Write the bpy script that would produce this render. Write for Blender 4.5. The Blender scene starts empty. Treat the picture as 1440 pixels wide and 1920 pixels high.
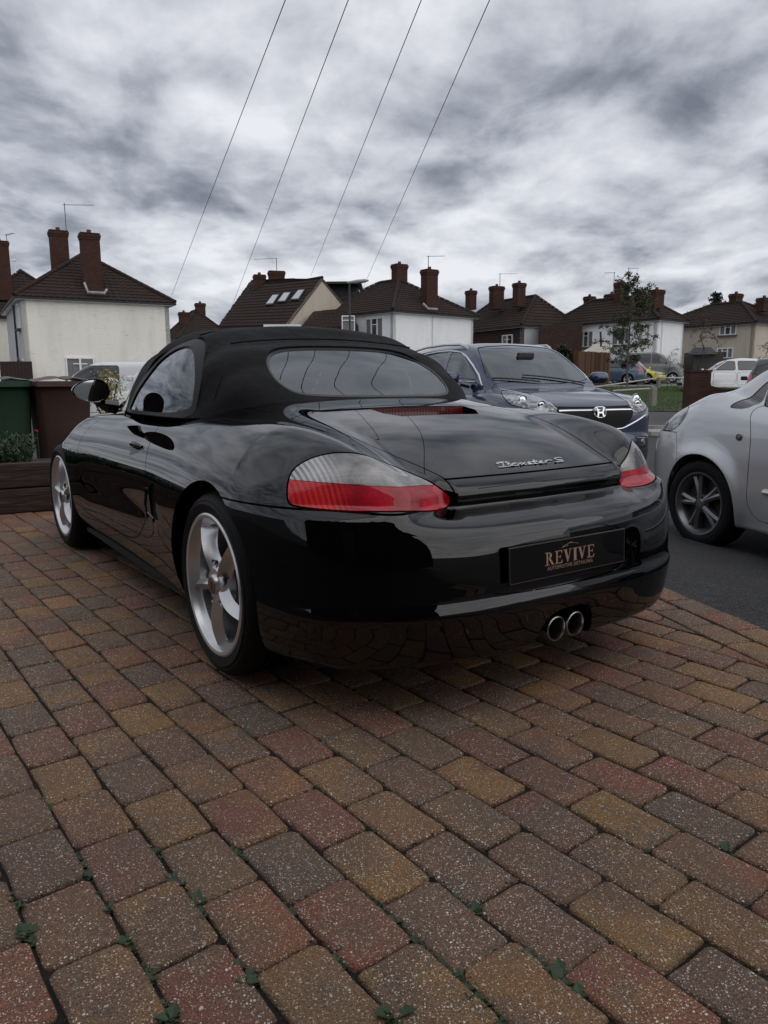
import bpy, bmesh, math, random
import numpy as np
from math import sin, cos, pi, radians, atan2, sqrt, exp
from mathutils import Vector, Matrix, noise as mnoise

random.seed(7)
RNG = np.random.RandomState(7)
scene = bpy.context.scene
COL = scene.collection

# ------------------------------------------------------------------ camera
CAM_H = 0.9865
cam_data = bpy.data.cameras.new("camera")
cam_data.sensor_fit = 'VERTICAL'
cam_data.sensor_height = 36.0
cam_data.lens = 36.0 * 1402.0 / 1920.0
cam_data.clip_start = 0.05
cam_data.clip_end = 3000.0
camera = bpy.data.objects.new("camera", cam_data)
COL.objects.link(camera)
camera.matrix_world = (Matrix.Translation((0, 0, CAM_H)) @ Matrix.Rotation(pi / 2 - 0.174, 4, 'X')
                       @ Matrix.Rotation(-0.005, 4, 'Z'))
scene.camera = camera

# ------------------------------------------------------------------ world / sky
SUN_EL, SUN_AZ = radians(42), radians(138)     # azimuth clockwise from +Y
world = bpy.data.worlds.new("World")
scene.world = world
world.use_nodes = True
wn, wl = world.node_tree.nodes, world.node_tree.links
wn.clear()
def W_(t, **k):
    n = wn.new(t)
    for a, b in k.items():
        setattr(n, a, b)
    return n
sky = W_('ShaderNodeTexSky', sky_type='NISHITA', sun_disc=False, sun_elevation=SUN_EL, sun_rotation=SUN_AZ)
sky.dust_density = 2.0
bg_sky = W_('ShaderNodeBackground'); bg_sky.inputs[1].default_value = 0.07
wl.new(sky.outputs[0], bg_sky.inputs[0])
tc = W_('ShaderNodeTexCoord')
sep = W_('ShaderNodeSeparateXYZ'); wl.new(tc.outputs['Generated'], sep.inputs[0])
def wmath(op, a, b=None, clamp=False):
    n = W_('ShaderNodeMath', operation=op, use_clamp=clamp)
    for i, v in enumerate((a, b)):
        if v is None: continue
        if isinstance(v, (int, float)): n.inputs[i].default_value = v
        else: wl.new(v, n.inputs[i])
    return n.outputs[0]
zc_ = wmath('MAXIMUM', sep.outputs[2], 0.0)
den = wmath('ADD', zc_, 0.19)
cx_ = wmath('DIVIDE', sep.outputs[0], den)
cy_ = wmath('DIVIDE', sep.outputs[1], den)
comb = W_('ShaderNodeCombineXYZ')
wl.new(cx_, comb.inputs[0]); wl.new(cy_, comb.inputs[1]); comb.inputs[2].default_value = 0.7
def wnoise(scale, detail, rough, dist, off, stretch=(1, 1, 1)):
    m = W_('ShaderNodeMapping'); wl.new(comb.outputs[0], m.inputs[0])
    m.inputs['Location'].default_value = off
    m.inputs['Scale'].default_value = stretch
    n = W_('ShaderNodeTexNoise', noise_dimensions='2D'); wl.new(m.outputs[0], n.inputs['Vector'])
    n.inputs['Scale'].default_value = scale; n.inputs['Detail'].default_value = detail
    n.inputs['Roughness'].default_value = rough; n.inputs['Distortion'].default_value = dist
    return n.outputs[0]
n_big = wnoise(0.8, 2, 0.5, 0.2, (3.1, 1.7, 0), (1.0, .8, 1))
n_mid = wnoise(1.8, 4, 0.5, 0.35, (7.7, 2.2, 0), (1.0, .85, 1))
n_det = wnoise(5.5, 8, 0.6, 0.15, (1.2, 9.0, 0), (1.0, .85, 1))
# lumpy undersides: folded noise gives the billows their edges
fold = wmath('ABSOLUTE', wmath('SUBTRACT', wnoise(4.2, 4, 0.5, 0.25, (4.4, 6.1, 2.0), (1.0, .8, 1)), 0.5))
mix1 = wmath('ADD', wmath('MULTIPLY', n_big, 0.38), wmath('MULTIPLY', n_mid, 0.44))
mix1 = wmath('ADD', mix1, wmath('MULTIPLY', n_det, 0.24))
mix1 = wmath('ADD', mix1, wmath('MULTIPLY', fold, -0.22))
vmp = W_('ShaderNodeMapping'); vmp.inputs['Scale'].default_value = (1.0, .72, 1); vmp.inputs['Location'].default_value = (2.3, .4, 0)
wob = W_('ShaderNodeTexNoise', noise_dimensions='2D'); wob.inputs['Scale'].default_value = 3.0; wob.inputs['Detail'].default_value = 5
wl.new(comb.outputs[0], wob.inputs['Vector'])
wadd = W_('ShaderNodeVectorMath', operation='MULTIPLY_ADD'); wl.new(wob.outputs[1], wadd.inputs[0]); wadd.inputs[1].default_value = (.34, .34, 0); wl.new(comb.outputs[0], wadd.inputs[2])
wl.new(wadd.outputs[0], vmp.inputs[0])
vor = W_('ShaderNodeTexVoronoi', feature='SMOOTH_F1', voronoi_dimensions='2D'); wl.new(vmp.outputs[0], vor.inputs['Vector'])
vor.inputs['Scale'].default_value = 2.1; vor.inputs['Detail'].default_value = 1.5; vor.inputs['Roughness'].default_value = .5; vor.inputs['Smoothness'].default_value = .35
mix1 = wmath('ADD', mix1, wmath('MULTIPLY', wmath('SUBTRACT', vor.outputs['Distance'], 0.62), 0.20))
# relief: the side of each billow facing the brighter sky is paler, its base darker
rel1 = wnoise(3.1, 6, 0.55, 0.3, (2.2, 5.2, 0), (1.0, .8, 1)); rel2 = wnoise(3.1, 6, 0.55, 0.3, (2.2, 5.32, 0), (1.0, .8, 1))
mix1 = wmath('ADD', mix1, wmath('MULTIPLY', wmath('SUBTRACT', rel2, rel1), 0.42))
cr = W_('ShaderNodeValToRGB'); wl.new(mix1, cr.inputs[0])
els = cr.color_ramp.elements
while len(els) > 1: els.remove(els[-1])
SKYRAMP = [(0.24, (0.185, 0.205, 0.250)), (0.34, (0.285, 0.310, 0.365)), (0.41, (0.395, 0.422, 0.482)),
           (0.47, (0.50, 0.525, 0.587)), (0.53, (0.60, 0.622, 0.682)), (0.61, (0.72, 0.738, 0.795)), (0.72, (0.87, 0.885, 0.935))]
for i, (p, c) in enumerate(SKYRAMP):
    e = els[0] if i == 0 else els.new(p)
    e.position = p; e.color = (*c, 1)
bg_cl = W_('ShaderNodeBackground'); bg_cl.inputs[1].default_value = 1.0
wl.new(cr.outputs[0], bg_cl.inputs[0])
mixs = W_('ShaderNodeMixShader'); mixs.inputs[0].default_value = 0.93
wl.new(bg_sky.outputs[0], mixs.inputs[1]); wl.new(bg_cl.outputs[0], mixs.inputs[2])
wo = W_('ShaderNodeOutputWorld'); wl.new(mixs.outputs[0], wo.inputs[0])

sun_d = bpy.data.lights.new("sun", 'SUN')
sun_d.energy = 1.25; sun_d.angle = radians(95); sun_d.color = (1.0, 0.98, 0.95)
sun = bpy.data.objects.new("sun", sun_d); COL.objects.link(sun)
_sd = Vector((sin(SUN_AZ) * cos(SUN_EL), cos(SUN_AZ) * cos(SUN_EL), sin(SUN_EL)))
sun.rotation_euler = (-_sd).to_track_quat('-Z', 'Y').to_euler()
sun.location = (0, 0, 30)
scene.view_settings.view_transform = 'Standard'
scene.view_settings.look = 'None'
scene.view_settings.gamma = 1.0
scene.view_settings.exposure = 0.0
scene.view_settings.use_curve_mapping = False

# ------------------------------------------------------------------ materials
class NT:
    def __init__(s, name):
        s.m = bpy.data.materials.new(name); s.m.use_nodes = True
        s.n = s.m.node_tree.nodes; s.l = s.m.node_tree.links
        s.b = s.n['Principled BSDF']; s.out = s.n['Material Output']
    def add(s, t, ins=None, **k):
        n = s.n.new(t)
        for a, b in k.items(): setattr(n, a, b)
        for a, v in (ins or {}).items(): s.put(n.inputs[a], v)
        return n
    def put(s, sock, v):
        if isinstance(v, bpy.types.NodeSocket): s.l.new(v, sock)
        elif isinstance(v, (tuple, list)) and len(v) == 3 and sock.type == 'RGBA': sock.default_value = (*v, 1)
        else: sock.default_value = v
    def coord(s, kind='Object'):
        return s.add('ShaderNodeTexCoord').outputs[kind]
    def pos(s):
        return s.add('ShaderNodeNewGeometry').outputs['Position']
    def noise(s, vec, scale, detail=4, rough=0.5, dist=0.0, out=0):
        return s.add('ShaderNodeTexNoise', {'Vector': vec, 'Scale': scale, 'Detail': detail, 'Roughness': rough, 'Distortion': dist}).outputs[out]
    def voro(s, vec, scale, out='Distance', feature='F1', rnd=1.0):
        return s.add('ShaderNodeTexVoronoi', {'Vector': vec, 'Scale': scale, 'Randomness': rnd}, feature=feature).outputs[out]
    def ramp(s, fac, stops, interp='LINEAR'):
        r = s.add('ShaderNodeValToRGB', {'Fac': fac}); cr = r.color_ramp; cr.interpolation = interp
        while len(cr.elements) > 1: cr.elements.remove(cr.elements[-1])
        for i, (p, c) in enumerate(stops):
            e = cr.elements[0] if i == 0 else cr.elements.new(p)
            e.position = p; e.color = (*c, 1) if not isinstance(c, (int, float)) else (c, c, c, 1)
        return r.outputs[0]
    def math(s, op, a, b=0.0, clamp=False):
        return s.add('ShaderNodeMath', {0: a, 1: b}, operation=op, use_clamp=clamp).outputs[0]
    def mix(s, f, a, b, mode='MIX'):
        n = s.add('ShaderNodeMix', data_type='RGBA', blend_type=mode)
        s.put(n.inputs['Factor'], f); s.put(n.inputs[6], a); s.put(n.inputs[7], b)
        return n.outputs[2]
    def bump(s, h, strength=0.5, dist=0.01, normal=None):
        ins = {'Height': h, 'Strength': strength, 'Distance': dist}
        if normal is not None: ins['Normal'] = normal
        return s.add('ShaderNodeBump', ins).outputs[0]
    def set(s, **k):
        names = dict(color='Base Color', rough='Roughness', metal='Metallic', normal='Normal', spec='Specular IOR Level',
                     coat='Coat Weight', coatr='Coat Roughness', trans='Transmission Weight', ior='IOR', alpha='Alpha',
                     coatn='Coat Normal', sheen='Sheen Weight', sss='Subsurface Weight')
        for a, v in k.items(): s.put(s.b.inputs[names[a]], v)
        return s.m

MATS = {}
def simple(name, color, rough=0.5, metal=0.0, coat=0.0, var=0.0, vscale=8.0, bump=0.0, bscale=60, spec=0.5):
    if name in MATS: return MATS[name]
    t = NT(name)
    c = color
    co = t.coord()
    if var:
        f = t.noise(co, vscale, 5, 0.6)
        c = t.mix(t.ramp(f, [(0.3, 0.0), (0.7, 1.0)]), tuple(x * (1 - var) for x in color), tuple(min(1, x * (1 + var)) for x in color))
    t.set(color=c, rough=rough, metal=metal, coat=coat, coatr=0.03, spec=spec)
    if bump:
        t.set(normal=t.bump(t.noise(co, bscale, 4, 0.6), bump, 0.01))
    MATS[name] = t.m
    return t.m

def glass_mat(name, tint=(0.5, 0.55, 0.55), rough=0.0, amount=0.75):
    """thin sheet glass: fresnel reflection over a tinted see-through sheet"""
    if name in MATS: return MATS[name]
    t = NT(name)
    t.n.remove(t.b)
    gl = t.add('ShaderNodeBsdfGlossy', {'Color': (0.9, 0.95, 1.0), 'Roughness': rough})
    tr = t.add('ShaderNodeBsdfTransparent', {'Color': tint})
    fr = t.add('ShaderNodeFresnel', {'IOR': 1.52})
    f2 = t.math('MULTIPLY', fr.outputs[0], 1.25, True)
    f2 = t.math('ADD', f2, (1 - amount) * .5, True)
    mx = t.add('ShaderNodeMixShader', {0: f2})
    t.l.new(tr.outputs[0], mx.inputs[1]); t.l.new(gl.outputs[0], mx.inputs[2])
    t.l.new(mx.outputs[0], t.out.inputs[0])
    MATS[name] = t.m
    return t.m

# ------------------------------------------------------------------ object helpers
def link(o, parent=None):
    COL.objects.link(o)
    if parent is not None: o.parent = parent
    return o
def empty(name, loc=(0, 0, 0), rot=(0, 0, 0)):
    o = bpy.data.objects.new(name, None); o.empty_display_size = 0.1
    o.location = loc; o.rotation_euler = rot
    return link(o)
def tag(o, label=None, cat=None, group=None, kind=None):
    if label: o['label'] = label
    if cat: o['category'] = cat
    if group: o['group'] = group
    if kind: o['kind'] = kind
    return o
def thing(name, label, cat, loc=(0, 0, 0), rot=(0, 0, 0), group=None):
    return tag(empty(name, loc, rot), label, cat, group)
def meshobj(name, V, F, mat, parent=None, N=None, smooth=True, kind=None, mats=None, fm=None):
    me = bpy.data.meshes.new(name)
    me.from_pydata([tuple(map(float, v)) for v in V], [], [tuple(int(i) for i in f) for f in F])
    for m in (mats or [mat]): me.materials.append(m)
    if fm is not None: me.polygons.foreach_set('material_index', fm)
    if smooth: me.polygons.foreach_set('use_smooth', [True] * len(me.polygons))
    me.update()
    if N is not None and len(N) == len(V):
        me.normals_split_custom_set_from_vertices([tuple(map(float, n)) for n in N])
    o = link(bpy.data.objects.new(name, me), parent)
    if kind: o['kind'] = kind
    return o
class MB:
    """collects simple solids, then links them as one mesh"""
    def __init__(s): s.V = []; s.F = []
    def addmesh(s, V, F):
        b = len(s.V); s.V += [tuple(v) for v in V]; s.F += [tuple(i + b for i in f) for f in F]
    def box(s, c, d, rz=0.0, M=None):
        x, y, z = (k / 2 for k in d)
        P = [(a * x, b * y, e * z) for a in (-1, 1) for b in (-1, 1) for e in (-1, 1)]
        cs, sn = cos(rz), sin(rz)
        P = [(p[0] * cs - p[1] * sn + c[0], p[0] * sn + p[1] * cs + c[1], p[2] + c[2]) for p in P]
        if M is not None: P = [tuple(M @ Vector(p)) for p in P]
        s.addmesh(P, [(0, 1, 3, 2), (4, 6, 7, 5), (0, 4, 5, 1), (2, 3, 7, 6), (0, 2, 6, 4), (1, 5, 7, 3)])
    def tube(s, pts, r, n=8, cap=True, rr=None):
        pts = [Vector(p) for p in pts]; rings = []
        up = Vector((0, 0, 1))
        for i, p in enumerate(pts):
            t = (pts[min(i + 1, len(pts) - 1)] - pts[max(i - 1, 0)]).normalized()
            u = up - t * up.dot(t)
            if u.length < 0.1: u = Vector((1, 0, 0)) - t * t.x
            u.normalize(); v = t.cross(u)
            ra = (rr[i] if rr else r)
            rings.append([p + (u * cos(2 * pi * k / n) + v * sin(2 * pi * k / n)) * ra for k in range(n)])
        V = [q for R in rings for q in R]
        F = [(i * n + k, i * n + (k + 1) % n, (i + 1) * n + (k + 1) % n, (i + 1) * n + k) for i in range(len(pts) - 1) for k in range(n)]
        if cap: F += [tuple(range(n))[::-1], tuple((len(pts) - 1) * n + k for k in range(n))]
        s.addmesh(V, F)
    def lathe(s, prof, n=32, axis='y', c=(0, 0, 0), a0=0.0, a1=2 * pi):
        """prof: (radius, along-axis)"""
        full = abs(a1 - a0 - 2 * pi) < 1e-6
        m = n if full else n + 1
        V = []
        for r, h in prof:
            for k in range(m):
                a = a0 + (a1 - a0) * k / n
                p = (r * cos(a), h, r * sin(a)) if axis == 'y' else ((r * cos(a), r * sin(a), h) if axis == 'z' else (h, r * cos(a), r * sin(a)))
                V.append((p[0] + c[0], p[1] + c[1], p[2] + c[2]))
        F = []
        for i in range(len(prof) - 1):
            for k in range(n):
                k2 = (k + 1) % m
                F.append((i * m + k, i * m + k2, (i + 1) * m + k2, (i + 1) * m + k))
        s.addmesh(V, F)
    def prism(s, poly, z0, z1, M=None):
        n = len(poly)
        V = [(p[0], p[1], z0) for p in poly] + [(p[0], p[1], z1) for p in poly]
        if M is not None: V = [tuple(M @ Vector(p)) for p in V]
        F = [tuple(range(n))[::-1], tuple(range(n, 2 * n))] + [(i, (i + 1) % n, n + (i + 1) % n, n + i) for i in range(n)]
        s.addmesh(V, F)
    def build(s, name, mat, parent=None, smooth=False, kind=None):
        o = meshobj(name, s.V, s.F, mat, parent, smooth=smooth, kind=kind)
        if smooth:
            try: o.data.set_sharp_from_angle(angle=radians(35))
            except Exception: pass
        return o
def copy_tree(o, parent=None):
    c = o.copy(); COL.objects.link(c)
    if parent is not None: c.parent = parent
    for ch in [k for k in bpy.data.objects if k.parent == o]:
        copy_tree(ch, c)
    return c
def bevel_mod(o, w=0.01, seg=2):
    m = o.modifiers.new('bevel', 'BEVEL'); m.width = w; m.segments = seg; m.limit_method = 'ANGLE'
    return o

# ------------------------------------------------------------------ implicit surface kit (car bodies)
def curve(pts, smooth=0.0, lo=None, hi=None):
    xs = np.array([p[0] for p in pts], float); ys = np.array([p[1] for p in pts], float)
    o = np.argsort(xs); xs, ys = xs[o], ys[o]
    d = 0.0025
    g = np.arange(xs[0] - 0.5, xs[-1] + 0.5, d)
    # monotone cubic (pchip) table
    h = np.diff(xs); s = np.diff(ys) / h
    m = np.zeros(len(xs)); m[0], m[-1] = s[0], s[-1]
    for i in range(1, len(xs) - 1):
        if s[i - 1] * s[i] > 0:
            w1, w2 = 2 * h[i] + h[i - 1], h[i] + 2 * h[i - 1]
            m[i] = (w1 + w2) / (w1 / s[i - 1] + w2 / s[i])
    k = np.clip(np.searchsorted(xs, g) - 1, 0, len(xs) - 2)
    t = (g - xs[k]) / h[k]
    v = ((2 * t**3 - 3 * t**2 + 1) * ys[k] + (t**3 - 2 * t**2 + t) * h[k] * m[k]
         + (-2 * t**3 + 3 * t**2) * ys[k + 1] + (t**3 - t**2) * h[k] * m[k + 1])
    v = np.where(g < xs[0], ys[0] + (g - xs[0]) * m[0], np.where(g > xs[-1], ys[-1] + (g - xs[-1]) * m[-1], v))
    w = max(smooth, 0.02)
    n = int(w / d); ker = np.hanning(2 * n + 3); ker /= ker.sum()
    vp = np.pad(v, n + 1, mode='edge'); v = np.convolve(vp, ker, 'valid')
    return lambda x: np.interp(x, g, v)
def smax(a, b, k):
    h = np.maximum(k - np.abs(a - b), 0) / k
    return np.maximum(a, b) + h * h * k * 0.25
def smin(a, b, k): return -smax(-a, -b, k)
def sstep(t):
    t = np.clip(t, 0, 1); return t * t * (3 - 2 * t)

class SM:
    """surface mesh: V, N arrays, F list of index tuples"""
    def __init__(s, V, N, F): s.V, s.N, s.F = V, N, F
def grad(f, P, e=0.003):
    G = np.empty_like(P)
    for a in range(3):
        d = np.zeros(3); d[a] = e
        G[:, a] = f((P + d).T) - f((P - d).T)
    return G / (2 * e)
def surface(f, lo, hi, h):
    ax = [np.arange(lo[i], hi[i] + h, h) for i in range(3)]
    X, Y, Z = np.meshgrid(*ax, indexing='ij')
    D = f((X, Y, Z))
    S = D < 0
    nx, ny, nz = D.shape
    acc = np.zeros((nx - 1, ny - 1, nz - 1, 3)); cnt = np.zeros((nx - 1, ny - 1, nz - 1))
    O = [(i, j, k) for i in (0, 1) for j in (0, 1) for k in (0, 1)]
    def sl(o): return tuple(slice(o[a], D.shape[a] - 1 + o[a]) for a in range(3))
    for a in O:
        for ax_ in range(3):
            if a[ax_]: continue
            b = list(a); b[ax_] = 1; b = tuple(b)
            da, db = D[sl(a)], D[sl(b)]
            m = S[sl(a)] != S[sl(b)]
            t = np.where(m, da / np.where(m, da - db, 1), 0)
            for c in range(3):
                acc[..., c] += np.where(m, a[c] + (t if c == ax_ else 0), 0)
            cnt += m
    cell = cnt > 0
    idx = -np.ones(cell.shape, int); ii = np.argwhere(cell); idx[cell] = np.arange(len(ii))
    P = (acc[cell] / cnt[cell][:, None] + ii) * h + np.array(lo)
    F = []
    for ax_ in range(3):
        b = [slice(None)] * 3; c = [slice(None)] * 3
        b[ax_] = slice(0, -1); c[ax_] = slice(1, None)
        ch = S[tuple(b)] != S[tuple(c)]
        e = np.argwhere(ch)
        u, v = [(1, 2), (2, 0), (0, 1)][ax_]
        ok = (e[:, u] > 0) & (e[:, v] > 0) & (e[:, u] < cell.shape[u]) & (e[:, v] < cell.shape[v]); e = e[ok]
        sg = S[tuple(e.T)]
        def id_(du, dv):
            q = e.copy(); q[:, u] += du; q[:, v] += dv
            return idx[tuple(q.T)]
        q = np.stack([id_(-1, -1), id_(0, -1), id_(0, 0), id_(-1, 0)], 1)
        q[~sg] = q[~sg][:, ::-1]
        q = q[(q >= 0).all(1)]
        F.append(q)
    F = np.concatenate(F)
    P0 = P.copy()
    for it in range(4):
        G = grad(f, P); v = f(P.T)
        st = (v / np.maximum((G * G).sum(1), 1e-3))[:, None] * G
        L = np.linalg.norm(st, axis=1, keepdims=True)
        P = P - st * np.minimum(1, 0.5 * h / np.maximum(L, 1e-9))
    dd = P - P0; L = np.linalg.norm(dd, axis=1, keepdims=True)
    P = P0 + dd * np.minimum(1, 0.9 * h / np.maximum(L, 1e-9))
    G = grad(f, P, 0.004); N = G / np.maximum(np.linalg.norm(G, axis=1, keepdims=True), 1e-9)
    return SM(P, N, [tuple(q) for q in F.tolist()])
def sub(s, keep):
    F = [s.F[i] for i in keep]
    used = sorted({i for f in F for i in f}); mp = {a: b for b, a in enumerate(used)}
    return SM(s.V[used], s.N[used], [tuple(mp[i] for i in f) for f in F])
def clip(s, g):
    """keep g<0"""
    if not s.F: return s
    gv = g if isinstance(g, np.ndarray) else g(s.V.T)
    V, N = [s.V], [s.N]; nv = len(s.V); F = []; cache = {}; nV = []; nN = []
    ins = gv < 0
    for f in s.F:
        k = sum(1 for i in f if ins[i])
        if k == len(f): F.append(f); continue
        if k == 0: continue
        out = []
        for j in range(len(f)):
            a, b = f[j], f[(j + 1) % len(f)]
            if ins[a]: out.append(a)
            if ins[a] != ins[b]:
                key = (min(a, b), max(a, b))
                if key not in cache:
                    p, q = key; t = gv[p] / (gv[p] - gv[q])
                    nV.append(s.V[p] * (1 - t) + s.V[q] * t)
                    m = s.N[p] * (1 - t) + s.N[q] * t; nN.append(m / max(np.linalg.norm(m), 1e-9))
                    cache[key] = nv + len(nV) - 1
                out.append(cache[key])
        if len(out) >= 3: F.append(tuple(out))
    r = SM(np.concatenate([s.V, np.array(nV).reshape(-1, 3)]), np.concatenate([s.N, np.array(nN).reshape(-1, 3)]), F)
    return sub(r, range(len(F)))
def split(s, g, w=0.0025, depth=0.008):
    """-> (outside g>w, inside g<-w, sunken seam)"""
    if not s.F: return s, s, s
    gv = g(s.V.T)
    A = clip(s, -(gv - w)); B = clip(s, gv + w)
    S = s
    S = clip(S, gv - w); g2 = g(S.V.T) if S.F else None
    if S.F: S = clip(S, -(g2 + w))
    S = SM(S.V - S.N * depth, S.N, S.F)
    return A, B, S
def rim(s, depth=0.010, keep=None):
    """turn free edges inward so a panel has thickness"""
    cnt = {}
    for f in s.F:
        for j in range(len(f)):
            a, b = f[j], f[(j + 1) % len(f)]
            k = (min(a, b), max(a, b)); cnt[k] = None if k in cnt else (a, b)
    E = [v for v in cnt.values() if v]
    if not E: return s
    vs = sorted({i for e in E for i in e}); base = len(s.V)
    mp = {v: base + i for i, v in enumerate(vs)}
    inner = s.V[vs] - s.N[vs] * depth
    mp2 = {v: base + len(vs) + i for i, v in enumerate(vs)}
    # outward side normal per edge vertex
    sn = {v: np.zeros(3) for v in vs}
    for a, b in E:
        t = s.V[b] - s.V[a]; c = np.cross(t, s.N[a])
        sn[a] += c; sn[b] += c
    SN = np.array([sn[v] / max(np.linalg.norm(sn[v]), 1e-9) for v in vs])
    top = s.V[vs]
    V = np.concatenate([s.V, top, inner]); N = np.concatenate([s.N, SN, SN])
    F = list(s.F) + [(mp[b], mp[a], mp2[a], mp2[b]) for a, b in E]
    return SM(V, N, F)
def join(*ss):
    V = []; N = []; F = []; b = 0
    for s in ss:
        if not s.F: continue
        V.append(s.V); N.append(s.N); F += [tuple(i + b for i in f) for f in s.F]; b += len(s.V)
    if not V: return SM(np.zeros((0, 3)), np.zeros((0, 3)), [])
    return SM(np.concatenate(V), np.concatenate(N), F)
def smobj(name, s, mat, parent, edge=0.0, kind=None):
    if not s.F: return None
    if name not in ('body', 'panel_gap') and np.abs(s.V[:, 1]).min() > .12 and s.V[:, 1].min() < 0 < s.V[:, 1].max():
        a = sub(s, [i for i, f in enumerate(s.F) if s.V[f[0], 1] > 0]); b = sub(s, [i for i, f in enumerate(s.F) if s.V[f[0], 1] < 0])
        smobj(name, b, mat, parent, edge, kind)
        return smobj(name, a, mat, parent, edge, kind)
    if edge: s = rim(s, edge)
    return meshobj(name, s.V, s.F, mat, parent, N=s.N, kind=kind)
def chaikin(P, n=2, closed=True):
    P = [tuple(p) for p in P]
    for _ in range(n):
        Q = []
        m = len(P)
        for i in range(m if closed else m - 1):
            a, b = P[i], P[(i + 1) % m]
            Q += [(a[0] * .75 + b[0] * .25, a[1] * .75 + b[1] * .25), (a[0] * .25 + b[0] * .75, a[1] * .25 + b[1] * .75)]
        P = Q
    return P
def round_poly(P, r=.05, n=3):
    out = []; m = len(P)
    for i in range(m):
        a, b, c = (np.array(P[(i + k) % m], float) for k in (-1, 0, 1))
        la, lc = np.linalg.norm(a - b), np.linalg.norm(c - b)
        p, q = b + (a - b) * min(r, .4 * la) / la, b + (c - b) * min(r, .4 * lc) / lc
        for k in range(n + 1):
            t = k / n; out.append(tuple((1 - t)**2 * p + 2 * t * (1 - t) * b + t * t * q))
    return out
def polysd(poly, u, v):
    """signed distance to a closed polygon (negative inside)"""
    P = np.array(poly, float); n = len(P)
    d = np.full(u.shape, 1e9); ins = np.zeros(u.shape, bool)
    for i in range(n):
        a, b = P[i], P[(i + 1) % n]
        e = b - a; wx, wy = u - a[0], v - a[1]
        t = np.clip((wx * e[0] + wy * e[1]) / max(e @ e, 1e-12), 0, 1)
        d = np.minimum(d, (wx - e[0] * t)**2 + (wy - e[1] * t)**2)
        c = ((a[1] <= v) != (b[1] <= v))
        with np.errstate(divide='ignore', invalid='ignore'):
            xx = a[0] + (v - a[1]) / (b[1] - a[1] if b[1] != a[1] else 1e-9) * e[0]
        ins ^= c & (u < xx)
    return np.where(ins, -1, 1) * np.sqrt(d)
# ================================================================== ground
PAV_A = 0.655                                   # direction of the paving courses, left of +Y
AX = np.array([-sin(PAV_A), cos(PAV_A)]); NX = np.array([cos(PAV_A), sin(PAV_A)])
EDGE_P, EDGE_D = np.array([1.44, 3.20]), np.array([-.2690, .9631])      # edge between paving and tarmac
EDGE_N = np.array([.9631, .2690])
def terrain(x, y):
    """gentle rise of the street beyond the drive, with the tarmac a little lower beside it"""
    s = (x - EDGE_P[0]) * EDGE_N[0] + (y - EDGE_P[1]) * EDGE_N[1]
    near = -.17 * sstep(np.clip((s - .05) / 1.8, 0, 1)) 
    d = np.hypot(x, y)
    far = .042 * np.maximum(d - 24, 0)
    return near * (1 - .4 * sstep(np.clip((d - 12) / 10, 0, 1))) + 1.12 * (1 - np.exp(-far * 1.25))
def ter(x, y): return float(terrain(np.float64(x), np.float64(y)))

def tarmac_mat():
    t = NT("tarmac"); p = t.pos()
    v = t.voro(p, 130); n1 = t.noise(p, 1.3, 5, 0.6); n2 = t.noise(p, 45, 4, 0.7)
    c = t.mix(t.ramp(n1, [(0.3, 0), (0.7, 1)]), (0.022, 0.022, 0.024), (0.042, 0.041, 0.041))
    c = t.mix(t.ramp(t.voro(p, 170, 'Color'), [(0.72, 0), (0.9, 0.8)]), c, (0.13, 0.125, 0.12))
    t.set(color=c, rough=t.ramp(n2, [(0.3, 0.55), (0.7, 0.95)]), normal=t.bump(v, 0.9, 0.006, t.bump(n2, 0.4, 0.006)), spec=.35)
    return t.m
M_TAR = tarmac_mat()
def soil_mat():
    t = NT("joint_soil"); p = t.pos()
    n = t.noise(p, 60, 5, 0.7); g = t.noise(p, 3.0, 4, 0.6)
    c = t.mix(n, (0.005, 0.004, 0.003), (0.018, 0.013, 0.010))
    c = t.mix(t.ramp(g, [(0.56, 0), (0.68, 0.6)]), c, (0.016, 0.026, 0.008))
    t.set(color=c, rough=0.95, normal=t.bump(n, 1.0, 0.01))
    return t.m
M_SOIL = soil_mat()
def grass_mat():
    t = NT("grass_blades"); p = t.pos()
    n = t.noise(p, 1.2, 4, 0.6); n2 = t.noise(p, 30, 2, 0.5)
    c = t.mix(n, (0.030, 0.075, 0.012), (0.07, 0.14, 0.022)); c = t.mix(t.math('MULTIPLY', n2, .5), c, (0.10, 0.14, 0.035))
    t.set(color=c, rough=0.75)
    return t.m
M_GRASS = grass_mat()
# one terrain sheet reaching the horizon, finer near the camera
def axis_pts(lo, hi, near, fine, far):
    out = [0.0]; s = fine
    while out[-1] < hi:
        s = fine if out[-1] < near else min(far, s * 1.25); out.append(out[-1] + s)
    neg = [0.0]; s = fine
    while neg[-1] > lo:
        s = fine if -neg[-1] < near else min(far, s * 1.25); neg.append(neg[-1] - s)
    return np.array(neg[::-1][:-1] + out)
gx = axis_pts(-900, 900, 14, .5, 90); gy = axis_pts(-60, 1200, 24, .5, 90)
GX, GY = np.meshgrid(gx, gy, indexing='ij')
GZ = terrain(GX, GY) - .012
s_ = (GX - EDGE_P[0]) * EDGE_N[0] + (GY - EDGE_P[1]) * EDGE_N[1]
GZ = np.where((s_ < -.1) & (np.hypot(GX, GY) < 14), GZ - .05, GZ)
nx_, ny_ = GX.shape
V = np.stack([GX, GY, GZ], -1).reshape(-1, 3)
F = [(i * ny_ + j, (i + 1) * ny_ + j, (i + 1) * ny_ + j + 1, i * ny_ + j + 1) for i in range(nx_ - 1) for j in range(ny_ - 1)]
tag(meshobj('ground', V, F, M_TAR), kind='structure')

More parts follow.
